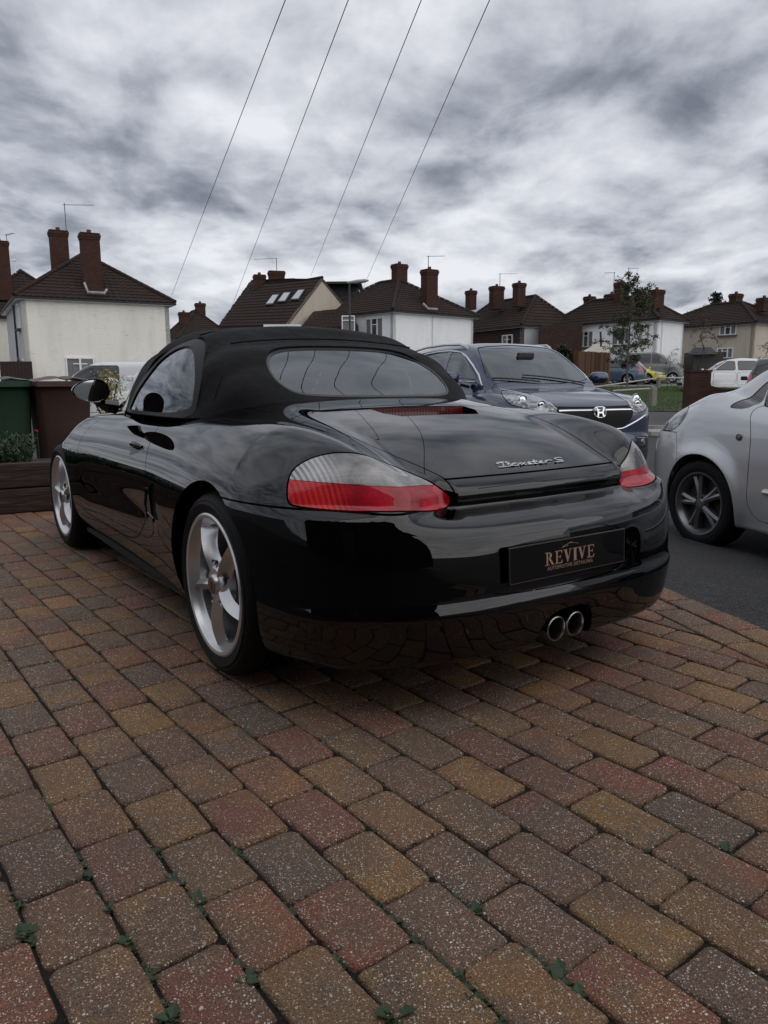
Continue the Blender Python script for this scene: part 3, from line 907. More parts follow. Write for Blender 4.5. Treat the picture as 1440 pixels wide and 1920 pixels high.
# --- small roofs between
rC, qC, F1, F2 = hip_house('house', 'distant brown roofed house showing between the cream house and the skylight roof', 338, 66, radians(62), 4.6, 8, 4.6, 7.3, M_BRICK2, M_BRICK2, 3.2)
c = PX(345, 600, 68); chimney(rC, (c.x, c.y), .8, .6, 5, PX(345, 590, 68).z + .2, .5); c = PX(376, 590, 70); chimney(rC, (c.x, c.y), .8, .6, 5, PX(376, 573, 70).z + .2, .5)

# --- gabled house with three roof lights
def custom_house(name, label): return thing(name, label, 'house', group='houses across the street')
rD = custom_house('house', 'brown roofed gable house with three roof lights and a buff gable wall')
a, b, c_, d = PX(409, 612, 52), PX(536, 610, 45), PX(604, 522, 47.5), PX(486, 543, 56)
tiled([a, b, c_, d], M_TILE, rD)
g1, g2, g3 = PX(536, 611, 45.05), PX(648, 577, 49.5), PX(603, 524, 47.55)
back = (d - c_)
def gable(P, root, mat, off, nm='wall'):
    m = MB(); n = len(P); V = [tuple(p) for p in P] + [tuple(p + off) for p in P]
    m.addmesh(V, [tuple(range(n)), tuple(range(n, 2 * n))[::-1]] + [(i, (i + 1) % n, n + (i + 1) % n, n + i) for i in range(n)])
    m.build(nm, mat, root)
gb = ter(0, 48)
gable([Vector((g1.x, g1.y, gb)), Vector((g2.x, g2.y, gb)), g2, g3, g1], rD, M_BUFF, back.normalized() * .2)
tiled([g2 + back, g2, c_, d], M_TILE, rD)
m = MB(); m.tube([g1, g3, g2], .09, 5); m.build('verge', M_RIDGE, rD); m = MB(); m.box(tuple(PX(530, 612, 45)), (2.2, .3, .22)); m.build('fascia', M_UPVC, rD)
ridge(rD, c_ + Vector((0, 0, .05)), d + Vector((0, 0, .05)))
m = MB(); q0, q1 = Vector((a.x, a.y, gb)), Vector((b.x, b.y, gb)); m.addmesh([tuple(q0), tuple(q1), tuple(b), tuple(a)], [(0, 1, 2, 3)]); m.build('front_wall', M_BRICK2, rD)
nrm = (b - a).cross(c_ - a).normalized(); nrm = nrm if nrm.z > 0 else -nrm
def onplane(px, py):
    o = Vector((0, 0, CAM_H)); dd = PX(px, py, 10) - o; t = (a - o).dot(nrm) / dd.dot(nrm); return o + dd * t
for (x0, y0, x1, y1, x2, y2, x3, y3) in (((499, 575, 514, 574, 527, 554, 514, 555)), (521, 570, 537, 569, 549, 550, 535, 551), (546, 566, 562, 565, 575, 545, 562, 546)):
    P = [onplane(x0, y0), onplane(x1, y1), onplane(x2, y2), onplane(x3, y3)]
    e = empty('roof_light'); e.parent = rD
    gable([p + nrm * .14 for p in P], e, M_GUT, nrm * -.12, 'frame')
    cc = sum(P, Vector()) / 4; gable([cc + (p - cc) * .80 + nrm * .16 for p in P], e, simple('roof_light_glass', (.35, .37, .40), .05, coat=1), nrm * -.02, 'pane')
for px, t, w in ((487, 519, .75), (519, 512, 1.05)):
    c = PX(px, 540, 53.5); chimney(rD, (c.x, c.y), w, .6, 6.2, PX(px, t, 53.5).z + .12, .3, 1 if w < .9 else 0)
aerial(rD, tuple(PX(519, 512, 53.5)), 1.0, 3, 1.6, radians(170)); flashing(rD, [PX(507, 545, 53), PX(521, 543, 52.8)])
# flat roofed dormer behind the gable
m = MB(); p = PX(641, 552, 54); m.box((p.x, p.y, p.z - .3), (2.3, 3, 1.9)); m.build('dormer', simple('dormer_cladding', (.030, .036, .036), .6), rD)
m = MB(); p = PX(642, 536, 53); m.box((p.x, p.y, p.z), (2.7, 3.6, .14)); m.build('dormer_roof', M_GUT, rD)
# low link roof in front
e0, e1, e2, e3 = PX(563, 615, 44), PX(672, 612, 44.5), PX(650, 578, 48), PX(588, 583, 47)
rE = custom_house('linked_garage', 'low brown tiled link building between the gable house and the white house'); rE['category'] = 'building'
tiled([e0, e1, e2, e3], M_TILE, rE); gable([Vector((e0.x, e0.y, gb - .3)), Vector((e1.x, e1.y, gb - .3)), e1, e0], rE, M_BRICK2, Vector((0, .3, 0)))
window(rE, PX(641, 622, 43.9) , Vector((1, .05, 0)), .75, .9, 1)

# --- white house in the middle
rF, qF, F1, F2 = hip_house('house', 'white painted corner house with a brown hipped roof in the middle of the street', 737, 44, radians(48), 6.9, 8.2, 4.92, 7.15, M_WHITE, M_WHITE, 3.2)
window(rF, qF(-.02, 2.35, 3.35), -F2, 1.55, 1.25, 3)
c = PX(749, 520, 49); chimney(rF, (c.x, c.y), .82, .6, 6.6, PX(749, 502, 49).z + .2, .6)
c = PX(805, 545, 46.6); chimney(rF, (c.x, c.y), .84, .6, 5.2, PX(805, 514, 46.6).z + .25, .6); flashing(rF, [PX(793, 569, 45.6), PX(803, 579, 45.5), PX(820, 580, 45.9)])
aerial(rF, tuple(PX(803, 512, 46.6)), 1.0, 3, 1.0, radians(-5))
m = MB(); m.tube([qF(3.2, -.06, 0), qF(3.2, -.06, 4.9)], .035, 6); m.build('drainpipe', M_UPVC, rF)

# --- brown roofed pair behind the blue car
rG, qG, F1, F2 = hip_house('house', 'brown hipped roof house with three chimneys standing behind the navy car', 978, 54, radians(62), 4.9, 8.6, 4.75, 7.0, M_GWHITE, M_BRICK2, 1.6)
for px, t, w in ((883, 549, .6), (931, 541, .95), (973, 535, .72)):
    Yc = 58 if px < 960 else 56; c = PX(px, 560, Yc); chimney(rG, (c.x, c.y), w, .6, 6.2, PX(px, t, Yc).z + .15, .5)
aerial(rG, tuple(PX(937, 541, 58)), 1.1, 2, 1.3, radians(0))
window(rG, qG(2.7, -.02, 3.2), F1, .7, 1.1, 1); window(rG, qG(-.02, 2.2, 3.1), -F2, 1.2, 1.1, 2)
rH = thing('link_building', 'low brown tiled link building between two white walled houses on the right', 'building')
e0, e1, e2, e3 = PX(1012, 620, 53), PX(1092, 612, 53), PX(1098, 594, 57), PX(1018, 597, 57)
tiled([e0, e1, e2, e3], M_TILE, rH); gb2 = ter(15, 53) - .3
gable([Vector((e0.x, e0.y, gb2)), Vector((e1.x, e1.y, gb2)), e1, e0], rH, M_BRICK2, Vector((0, .3, 0)))

# --- white house behind the young tree
rI, qI, F1, F2 = hip_house('house', 'white painted house with four chimneys standing behind the young birch tree', 1230, 50, radians(50), 3.4, 8.4, 4.85, 6.55, M_WHITE, M_WHITE, 2.2)
window(rI, qI(-.02, 6.0, 3.25), -F2, 1.2, 1.1, 3); window(rI, qI(-.02, 3.3, 3.3), -F2, 1.5, 1.1, 3)
for px, t, w, Yc in ((1105, 560, .62, 58), (1146, 556, .8, 56), (1164, 534, .82, 54), (1197, 551, .7, 55), (1230, 548, .82, 51)):
    c = PX(px, 570, Yc); chimney(rI, (c.x, c.y), w, .6, 5.6, PX(px, t, Yc).z + .15, .5)
aerial(rI, tuple(PX(1150, 553, 56)), 1.6, 3, .7, radians(180)); aerial(rI, tuple(PX(1177, 548, 55)), 1.7, 3, .7, radians(0))
m = MB(); m.tube([qI(.6, -.06, 0), qI(.6, -.06, 4.9)], .035, 6); m.build('drainpipe', M_UPVC, rI)
# lean-to roof with pale panels
lt = thing('lean_to', 'pale translucent panelled lean-to roof against the white house behind the timber fence', 'lean-to roof')
A_, B_, C2, D2 = PX(1082, 664, 45), PX(1140, 664, 45), PX(1150, 645, 47.5), PX(1118, 645, 47.5)
for k in range(7):
    t0, t1 = k / 7 + .012, (k + 1) / 7 - .012
    m = MB(); P = [A_.lerp(B_, t0), A_.lerp(B_, t1), D2.lerp(C2, t1), D2.lerp(C2, t0)]; m.addmesh([tuple(p) for p in P] + [tuple(p - Vector((0, 0, .04))) for p in P], [(0, 1, 2, 3), (4, 5, 6, 7), (0, 1, 5, 4), (1, 2, 6, 5), (2, 3, 7, 6), (3, 0, 4, 7)])
    m.build('roof_panel', simple('polycarbonate', (.42, .38, .33), .4), lt)
m = MB(); m.tube([PX(1126, 622, 46), PX(1127, 650, 46)], .06, 6); m.build('flue', M_GUT, lt)

# --- buff house on the right
rJ, qJ, F1, F2 = hip_house('house', 'buff rendered house with dark brick end and hipped roof at the right edge', 1412, 52, radians(56), 6.5, 8.3, 4.75, 6.45, M_BUFF, M_BUFF, 3.0)
for pxw, pyw, w, h, n in ((1352, 629, 1.25, .75, 3), (1350, 672, 1.2, .7, 3)):
    t = (1412 - pxw) / (1412 - 1335) * 3.2; window(rJ, qJ(-.02, t, PX(pxw, pyw, 54).z), -F2, w, h, n)
for px, t, w, Yc in ((1379, 555, .75, 57), (1417, 577, .6, 56), (1432, 563, .8, 54)):
    c = PX(px, 570, Yc); chimney(rJ, (c.x, c.y), w, .6, 5.6, PX(px, t, Yc).z + .15, .5)
rK, qK, F1, F2 = hip_house('house', 'dark brick house wing left of the buff house, behind the parked black cars', 1338, 55, radians(80), 4.5, 5.5, 4.7, 5.9, M_BRICK2, M_BRICK2, 2.0)
window(rK, qK(-.02, .9, 2.9), -F2, .45, 1.1, 1)

# --- shed
sh = thing('garden_shed', 'small dark timber shed with a pitched felt roof behind the parked cars', 'shed')
c = PX(1318, 680, 50); m = MB(); m.box((c.x, c.y, c.z), (1.9, 1.6, 1.3)); m.build('wall', simple('shed_wood', (.035, .032, .03), .8, var=.3), sh)
p0, p1, p2, p3, p4 = PX(1290, 664, 49), PX(1300, 652, 50), PX(1334, 651, 50), PX(1346, 664, 49), PX(1326, 664, 48.8)
gable([p0, p1, p2, p4], sh, simple('roof_felt', (.03, .033, .036), .9), Vector((0, 0, -.06)), 'roof'); gable([p4, p2, p3], sh, simple('shed_wood', (.035, .032, .03), .8), Vector((0, .05, 0)), 'gable')

# --- timber fence of upright boards
fe = thing('timber_fence', 'orange brown close boarded timber fence left of the young tree', 'fence')
_t = NT('fence_board'); _r = _t.add('ShaderNodeObjectInfo').outputs['Random']; _t.set(color=_t.mix(_r, (.075, .036, .020), (.22, .115, .060)), rough=.85); fm = _t.m
a, b = PX(1066, 660, 44), PX(1146, 664, 40)
n = 34
for k in range(n):
    p = a.lerp(b, k / n); o_ = MB(); o_.box((0, 0, 0), (.13, .025, 1.75)); 
    if k == 0: fo = o_.build('board', fm, fe); ob = fo
    else: ob = fo.copy(); COL.objects.link(ob)
    ob.location = (p.x, p.y + (.012 if k % 2 else 0), p.z - .80 + random.uniform(-.02, .02)); ob.rotation_euler = (0, 0, atan2(b.y - a.y, b.x - a.x))

# --- street lamp
sl = thing('street_lamp', 'grey street lamp on a thin post standing before the white corner house', 'street lamp')
b0 = PX(657, 640, 38); t0 = PX(655, 531, 38)
m = MB(); m.tube([(b0.x, b0.y, ter(b0.x, b0.y)), (b0.x, b0.y, 1.6), (t0.x, t0.y, 1.7), tuple(t0)], .06, 8, rr=[.09, .09, .055, .045]); m.build('post', simple('lamp_post_grey', (.03, .032, .034), .6), sl, smooth=True)
m = MB(); V = []
for i, (t, r) in enumerate(((-.12, .04), (0, .09), (.35, .13), (.75, .12), (.95, .04))):
    for k in range(10): a_ = 2 * pi * k / 10; V.append((t0.x + t, t0.y + r * cos(a_), t0.z + .03 + .10 * t + r * .75 * sin(a_)))
m.addmesh(V, [(i * 10 + k, i * 10 + (k + 1) % 10, (i + 1) * 10 + (k + 1) % 10, (i + 1) * 10 + k) for i in range(4) for k in range(10)]); m.build('lamp_head', simple('lamp_head_grey', (.22, .23, .23), .5), sl, smooth=True)

# --- overhead wires running from the far houses to a pole behind the viewer
po = thing('telegraph_pole', 'timber telegraph pole holding the overhead wires, behind the viewer', 'pole', (2.2, -14, 0))
for (x0, y0, Yf, x1, Yn), who in zip(((322, 553, 40, 535, 13), (432, 582, 44, 653, 13), (583, 517, 46, 790, 13), (678, 546, 48, 918, 13)), ('leftmost, ending at the cream house', 'second from left, ending at the roof lights', 'third from left, ending above the buff gable', 'rightmost, ending near the street lamp')):
    A, B = PX(x0, y0, Yf), PX(x1, 0, Yn); D_ = (B - A); pts = [A + D_ * t - Vector((0, 0, .15 * 4 * (t / 1.9) * (1 - t / 1.9) * 0)) for t in np.linspace(0, 1.9, 20)]
    m = MB(); m.tube(pts, .008, 5); tag(m.build('overhead_wire', simple('black_cable', (.05, .05, .055), .6), smooth=True), 'dark overhead wire crossing the sky, ' + who, 'wire', 'overhead wires fanning across the sky')
m = MB(); m.tube([(0, 0, -.5), (0, 0, 9.0)], .14, 10, rr=[.16, .11]); m.build('pole_shaft', simple('creosoted_wood', (.05, .035, .025), .9), po, smooth=True)
m = MB(); m.box((0, 0, 8.7), (2.4, .1, .12)); m.build('cross_arm', simple('creosoted_wood', (.05, .035, .025), .9), po)

# --- the house behind the photographer, seen only in reflections
oh = thing('own_house', 'brown brick house standing behind the viewer, facing the drive', 'house', (0, 0, 0))
m = MB(); m.box((-1.5, -3.3, 2.6), (13, .3, 5.3)); m.build('wall', M_BRICK2, oh)
m = MB(); m.box((-1.5, -3.0, 5.35), (13.6, 1.0, .12)); m.build('soffit', M_BRICK2, oh)
tiled([Vector((-8.2, -2.5, 5.4)), Vector((5.2, -2.5, 5.4)), Vector((5.2, -6.5, 8.2)), Vector((-8.2, -6.5, 8.2))], M_TILE, oh, du=.6)
m = MB(); m.box((-1.6, -3.13, 1.05), (.95, .06, 2.1)); m.build('door', simple('dark_door', (.02, .02, .022), .4), oh)

# ------------------------------------------------------------------ verge, kerbs, rails
def sheet(name, pts, z, mat, sub_=1.0, kind='structure', off=.004):
    """ground patch draped on the terrain"""
    P = [Vector((p[0], p[1], 0)) for p in pts]; nu = max(2, int((P[1] - P[0]).length / sub_)); nv = max(2, int((P[3] - P[0]).length / sub_))
    V = []; 
    for j in range(nv + 1):
        for i in range(nu + 1):
            q = P[0].lerp(P[1], i / nu).lerp(P[3].lerp(P[2], i / nu), j / nv); V.append((q.x, q.y, ter(q.x, q.y) + off + z))
    F = [(j * (nu + 1) + i, j * (nu + 1) + i + 1, (j + 1) * (nu + 1) + i + 1, (j + 1) * (nu + 1) + i) for j in range(nv) for i in range(nu)]
    o = meshobj(name, V, F, mat); o['kind'] = kind; return o
def gpx(px, py):
    """ground point under pixel, walking the terrain"""
    lo, hi = 3.0, 90.0
    for _ in range(60):
        mid = (lo + hi) / 2; p = PX(px, py, mid)
        if p.z > ter(p.x, p.y): lo = mid
        else: hi = mid
    return PX(px, py, lo)
M_PAVE = simple('pavement_asphalt', (.060, .058, .056), .9, var=.2, vscale=3, bump=.4, bscale=90)
M_KERB = simple('concrete_kerb', (.26, .25, .23), .85, var=.25, vscale=9, bump=.3)
M_SOILG = simple('verge_soil', (.030, .040, .014), .95, var=.4, vscale=4)
for nm, yy in (('g', 0),):
    G = [gpx(1120, 772), gpx(1560, 778), gpx(1560, 722), gpx(1120, 728)]
sheet('grass_verge', [(g.x, g.y) for g in G], .05, M_SOILG, .5)
sheet('pavement', [(gpx(1100, 800).x, gpx(1100, 800).y), (gpx(1500, 806).x, gpx(1500, 806).y), (G[1].x, G[1].y), (G[0].x, G[0].y)], .03, M_PAVE, .6)
rs = np.random.RandomState(4); m = MB()
for _ in range(26000):
    u, v = rs.rand(), rs.rand() ** .8
    p = G[0].lerp(G[1], u).lerp(G[3].lerp(G[2], u), v); z = ter(p.x, p.y) + .05
    a = rs.uniform(0, 2 * pi); h = rs.uniform(.03, .085); w = .012
    m.addmesh([(p.x - w * cos(a), p.y - w * sin(a), z), (p.x + w * cos(a), p.y + w * sin(a), z), (p.x + rs.uniform(-.03, .03), p.y + rs.uniform(-.03, .03), z + h)], [(0, 1, 2)])
tag(m.build('grass', M_GRASS, kind='stuff'), 'short green grass on the verge beyond the parked cars')
def kerb_line(p0, p1, name='kerb', mat=None, w=.13, h=.11, L=.91):
    e = tag(empty(name), kind='structure')
    d = (p1 - p0); n = max(1, int(d.length / L)); a = atan2(d.y, d.x); first = None
    for k in range(n):
        c = p0.lerp(p1, (k + .5) / n)
        if first is None:
            m = MB(); m.box((0, 0, 0), (L - .012, w, h)); first = o = m.build('kerb_stone', mat or M_KERB, e); bevel_mod(o, .012, 2)
        else: o = first.copy(); COL.objects.link(o)
        o.location = (c.x, c.y, ter(c.x, c.y) + h / 2 - .01); o.rotation_euler = (0, 0, a)
kerb_line(gpx(1090, 803), gpx(1500, 812)); kerb_line(gpx(1100, 727), gpx(1440, 721))
sl_ = gpx(1233, 815); m = MB(); m.box((sl_.x, sl_.y, sl_.z + .04), (.55, .8, .10)); bevel_mod(tag(m.build('concrete_slab', M_KERB), 'pale concrete slab at the kerb between the navy and silver cars', 'slab'), .01)
M_CONC = simple('concrete_post', (.20, .19, .165), .9, var=.35, vscale=12, bump=.5, bscale=50)
M_RAIL = simple('white_rail', (.38, .38, .36), .6, var=.2)
posts = [(1223, 764, 724, .19, 'nearest concrete rail post, standing at the front edge of the grass'), (1234, 730, 706, .16, 'far concrete rail post, seen just right of and behind the nearest one'), (1355, 724, 699, .16, 'concrete rail post in front of the white hatchback')]
pt = []
for px, yb, yt, w, lab in posts:
    b = gpx(px, yb); Yp = b.y; t = PX(px, yt, Yp)
    r = thing('rail_post', lab, 'post', (b.x, b.y, b.z), (0, 0, .3), 'concrete posts of the low rail fence')
    m = MB(); h = t.z - b.z; m.box((0, 0, h / 2 - .05), (w, w, h + .02)); o = m.build('shaft', M_CONC, r); bevel_mod(o, .02, 2)
    m = MB(); m.lathe([(.0005, h + .0), (w * .3, h - .005), (w * .45, h - .03)], 4, 'z'); m.build('cap', M_CONC, r)
    pt.append((b, h))
def rail(pts, lab):
    m = MB(); m.tube(pts, .035, 8); tag(m.build('tubular_rail', M_RAIL, smooth=True), lab, 'rail')
b, h = pt[0]; Y0 = b.y
rail([PX(1150, 733, Y0 + .6), PX(1200, 730, Y0 + .2), PX(1222, 729, Y0)], 'near pale tubular rail running left from the nearest post')
Y1 = pt[1][0].y; rail([PX(1100, 728, Y1 - 3), PX(1232, 709, Y1), PX(1290, 708, Y1 + .5), PX(1354, 703, pt[2][0].y), PX(1440, 703, pt[2][0].y)], 'far pale tubular rail running along the road edge')
# brick pier with swept wall
pr = thing('brick_pier', 'short dark red brick pier with a swept down garden wall beside it', 'garden wall')
Yp = 20.0; c = PX(1308, 700, Yp); zt = PX(1308, 698, Yp).z; gz = ter(c.x, c.y) - .1
m = MB(); m.box((c.x, c.y, (zt + gz) / 2), (.54, .44, zt - gz)); m.build('pier', M_BRICK, pr)
m = MB(); m.box((c.x, c.y, zt + .03), (.58, .48, .055)); m.build('coping', M_BRICK, pr)
P = []
for t in np.linspace(0, 1, 12): P.append((1328 + 95 * t, 722 + 12 * sin(min(1, t * 1.6) * pi / 2)))
V = [];
for (px, py) in P:
    w_ = PX(px, py, Yp); V += [(w_.x, Yp - .10, w_.z), (w_.x, Yp + .12, w_.z), (w_.x, Yp + .12, gz), (w_.x, Yp - .10, gz)]
m = MB(); n = len(P); m.addmesh(V, [(i * 4 + k, i * 4 + (k + 1) % 4, (i + 1) * 4 + (k + 1) % 4, (i + 1) * 4 + k) for i in range(n - 1) for k in range(4)] + [(0, 1, 2, 3)]); m.build('wall', M_BRICK, pr)
# painted line on the road
g0, g1 = gpx(1222, 798), gpx(1246, 797); m = MB(); z = ter(g0.x, g0.y) + .006
m.addmesh([(g0.x, g0.y, z), (g1.x, g1.y, z), (g1.x, g1.y + .12, z), (g0.x, g0.y + .12, z)], [(0, 1, 2, 3)]); tag(m.build('painted_line', simple('line_paint', (.45, .45, .44), .7)), kind='structure')

# ------------------------------------------------------------------ trees and planting
def foliage(m, pts, size, rs, n=1):
    for p in pts:
        for _ in range(n):
            a, b = rs.uniform(0, 2 * pi), rs.uniform(-1, 1); s = size * rs.uniform(.6, 1.3)
            d = np.array([cos(a) * (1 - b * b)**.5, sin(a) * (1 - b * b)**.5, b]); u = np.cross(d, rs.normal(0, 1, 3)); u /= max(np.linalg.norm(u), .01); v = np.cross(d, u)
            q = np.array(p) + rs.normal(0, size * .5, 3)
            m.addmesh([q - u * s, q + v * s * .45, q + u * s, q - v * s * .45], [(0, 1, 2, 3)])
M_BIRCH = leaf_mat('birch_leaf', (.020, .028, .008), (.055, .060, .018), .6); M_BARK = simple('birch_bark', (.11, .10, .09), .85, var=.6, vscale=12)
M_DKBARK = simple('dark_bark', (.030, .024, .020), .9, var=.3)
def sapling(label, base, H, spread, nb, nl, seed, leafm, barkm, leaf=.05, low=.25, group=None, droop=.1, r0=.05):
    rs = np.random.RandomState(seed); t = thing('young_tree', label, 'tree', tuple(base), group=group)
    tr = MB(); wob = [(rs.uniform(-.03, .03) * i, rs.uniform(-.03, .03) * i, H * i / 8) for i in range(9)]
    tr.tube(wob, r0, 8, rr=[r0 * (1 - .85 * i / 8) for i in range(9)]); LP = []
    for k in range(nb):
        h = low + (1 - low) * (k + rs.rand()) / nb; i = min(7, int(h * 8)); f = h * 8 - i
        o = np.array(wob[i]) * (1 - f) + np.array(wob[i + 1]) * f
        a = rs.uniform(0, 2 * pi); L = spread * rs.uniform(.45, 1.1) * (1.15 - h * .75) * (.5 + 1.1 * min(1, (h - low) * 4 + .4)) ; up = rs.uniform(.35, .9)
        pts = [o + np.array([cos(a) * L * s, sin(a) * L * s, L * up * s - droop * L * s**2 * 2]) + rs.normal(0, .02, 3) * s for s in np.linspace(0, 1, 6)]
        tr.tube(pts, .01, 5, rr=[.016 * (1 - .8 * s) * r0 / .05 + .003 for s in np.linspace(0, 1, 6)])
        for s in range(2, 6):
            for _ in range(2):
                q = pts[s] + rs.normal(0, .10, 3) * spread; tr.tube([pts[s], (pts[s] + q) / 2 + rs.normal(0, .02, 3), q], .004, 3)
                LP += [pts[s] * (1 - w) + q * w + rs.normal(0, .04, 3) for w in rs.rand(nl)]
    tr.build('trunk', barkm, t, smooth=True)
    m = MB(); foliage(m, LP, leaf, rs); m.build('crown', leafm, t)
    return t
g = gpx(1174, 742); sapling('young birch tree with sparse leaves standing on the verge behind the navy car', (g.x, g.y, g.z - .05), (742 - 535) / 1402 * g.y, .95, 60, 12, 8, M_BIRCH, M_BARK, .055, .22, 'young street trees', .15)
g = PX(1310, 708, 36); sapling('thin sparse young tree with drooping twigs in front of the dark brick wing', (g.x, g.y, ter(g.x, g.y)), 3.9, .9, 16, 2, 12, M_BIRCH, M_DKBARK, .05, .5, 'young street trees', .55, .035)
g = PX(1252, 700, 36); sapling('slender twiggy sapling in front of the grey van', (g.x, g.y, ter(g.x, g.y)), 1.9, .4, 9, 1, 14, M_BIRCH, M_DKBARK, .03, .4, 'young street trees', .2, .02)
g = PX(1432, 700, 40); sapling('small leafy sapling in front of the buff wall', (g.x, g.y, ter(g.x, g.y)), 2.2, .7, 16, 2, 15, M_BIRCH, M_DKBARK, .045, .4, 'young street trees', .1, .02)
def bush(name, label, cat, c, r, n, size, mat, seed, core=True, flat=1.0):
    rs = np.random.RandomState(seed); t = thing(name, label, cat, tuple(c)); L = []
    cl = rs.normal(0, 1, (14, 3)); cl /= np.linalg.norm(cl, axis=1)[:, None]; cl *= rs.uniform(.35, .8, (14, 1))
    for _ in range(n):
        k = cl[rs.randint(14)]; v = rs.normal(0, 1, 3); v /= np.linalg.norm(v); q = k + v * rs.uniform(.15, .42)
        L.append((q[0] * r[0], q[1] * r[1], max(0, (q[2] * .5 + .5)) * r[2] * flat))
    m = MB(); foliage(m, L, size, rs); m.build('foliage', mat, t)
    m = MB()
    for k in cl[:9]: m.tube([(0, 0, -.05), (k[0] * r[0] * .5, k[1] * r[1] * .5, r[2] * .3), (k[0] * r[0] * .9, k[1] * r[1] * .9, (k[2] * .4 + .5) * r[2])], .01, 4)
    m.build('stems', M_DKBARK, t); return t
M_DKLEAF = leaf_mat('dark_evergreen', (.006, .010, .005), (.016, .024, .010), .6)
M_GRNLEAF = leaf_mat('herb_leaf', (.012, .032, .010), (.035, .075, .020), .5)
M_YLEAF = leaf_mat('yellow_leaf', (.10, .10, .025), (.42, .34, .09), .6)
c = PX(905, 660, 47); bush('evergreen_hedge', 'dark clipped evergreen hedge behind the navy car roof', 'hedge', (c.x, c.y, 1.0), (2.6, 1, 2.2), 5000, .07, M_DKLEAF, 3)
# cordyline palm: tuft of long narrow leaves
c = PX(1055, 655, 44); cp = thing('cordyline_palm', 'dark spiky cordyline palm between the house and the timber fence', 'palm', (c.x, c.y, 1.0)); m = MB(); rs = np.random.RandomState(2)
for _ in range(420):
    a = rs.uniform(0, 2 * pi); el = rs.uniform(-.35, 1.2); L = rs.uniform(.8, 1.25); d = np.array([cos(a) * cos(el), sin(a) * cos(el), sin(el)]); s = np.array([-sin(a), cos(a), 0]) * .03; o = np.array([rs.normal(0, .12), rs.normal(0, .12), 1.25 + rs.uniform(-.4, .3)])
    p1 = o + d * L * .5; p2 = o + d * L + np.array([0, 0, -.32 * L]); m.addmesh([o - s, o + s, p1 + s, p1 - s, p2], [(0, 1, 2, 3), (3, 2, 4)])
m.build('leaves', M_DKLEAF, cp); m = MB(); m.tube([(0, 0, -.2), (0, 0, 1.3)], .09, 8); m.build('trunk', M_DKBARK, cp)
# pine behind the roofs
c = PX(1340, 600, 90); cp = thing('pine_tree', 'dark pine tree rising behind the roofs on the right', 'tree', (c.x, c.y, 1.0)); m = MB(); rs = np.random.RandomState(6); L = []
top = PX(1340, 556, 90).z - 1
for lv in np.linspace(.5, 1, 11):
    for k in range(7):
        a = rs.uniform(0, 2 * pi); R_ = (1.12 - lv) * 4.6 * rs.uniform(.5, 1.1); 
        for s in np.linspace(.2, 1, 10): L.append((cos(a) * R_ * s, sin(a) * R_ * s, top * lv + .25 * s + rs.normal(0, .08)))
foliage(m, L, .17, rs, 3); m.build('crown', M_DKLEAF, cp); m = MB(); m.tube([(0, 0, 0), (0, 0, top)], .2, 8, rr=[.25, .04]); m.build('trunk', M_DKBARK, cp)
# yellow flowering shrub behind the bins
c = PX(198, 735, 9.5); bush('flowering_shrub', 'yellow leaved flowering shrub behind the brown wheelie bin', 'shrub', (c.x, c.y, .45), (.36, .28, .86), 900, .020, M_YLEAF, 9)

# ------------------------------------------------------------------ timber bed, plants, bins
bd = thing('sleeper_bed', 'raised planting bed edged with weathered dark timber sleepers', 'planter')
M_SLEEP = NT('weathered_sleeper'); _t = M_SLEEP; _co = _t.coord('Object')
_g = _t.noise(_t.add('ShaderNodeMapping', {'Vector': _co, 'Scale': (1.2, 14, 14)}).outputs[0], 3, 6, .7, .4)
_t.set(color=_t.ramp(_g, [(0.3, (.012, .007, .006)), (0.55, (.040, .022, .017)), (0.8, (.12, .085, .07))]), rough=.85, normal=_t.bump(_g, .8, .02)); M_SLEEP = _t.m
a = Vector((-4.6, 4.75, 0)); b = Vector((-2.42, 5.88, 0)); ang = atan2(b.y - a.y, b.x - a.x); L = (b - a).length
for k, z in enumerate((.095, .288)):
    m = MB(); m.box((0, 0, 0), (L, .12, .185)); o = m.build('sleeper', M_SLEEP, bd); bevel_mod(o, .012, 2); c = (a + b) / 2; o.location = (c.x, c.y + .01 * k, z); o.rotation_euler = (0, 0, ang + .004 * k)
m = MB(); nrm = Vector((-sin(ang), cos(ang), 0)); c = (a + b) / 2 + nrm * .55; m.box((c.x, c.y, .16), (L, 1.0, .30), ang); m.build('bed_soil', simple('bed_soil', (.022, .016, .012), .95, var=.4, bump=1, bscale=40), bd)
rs = np.random.RandomState(21); m = MB()
for _ in range(520):   # leafy shoots
    u = rs.rand(); o = a.lerp(b, .25 + .62 * u) + nrm * rs.uniform(.12, .7); h = rs.uniform(.16, .36) * (1.0 - .5 * abs(u - .45)); lx, ly = rs.normal(0, .05, 2)
    st = [Vector((o.x + lx * s, o.y + ly * s, .31 + h * s)) for s in (0, .5, 1)]; m.tube(st, .003, 3)
    for k in range(16):
        s = rs.uniform(.15, 1); p = st[0].lerp(st[2], s); az = rs.uniform(0, 2 * pi); L_ = rs.uniform(.03, .055); d = Vector((cos(az), sin(az), rs.uniform(.1, .9))); q = Vector((-sin(az), cos(az), 0)) * L_ * .16
        m.addmesh([tuple(p), tuple(p + d * L_ * .5 + q), tuple(p + d * L_), tuple(p + d * L_ * .5 - q)], [(0, 1, 2, 3)])
tag(m.build('bedding_plants', M_GRNLEAF, kind='stuff'), 'low leafy green plants growing in the timber edged bed')
rs = np.random.RandomState(31)
fl = thing('red_flower', 'single red flower standing above the green bedding plants', 'flower'); p = PX(70, 808, 6.4)
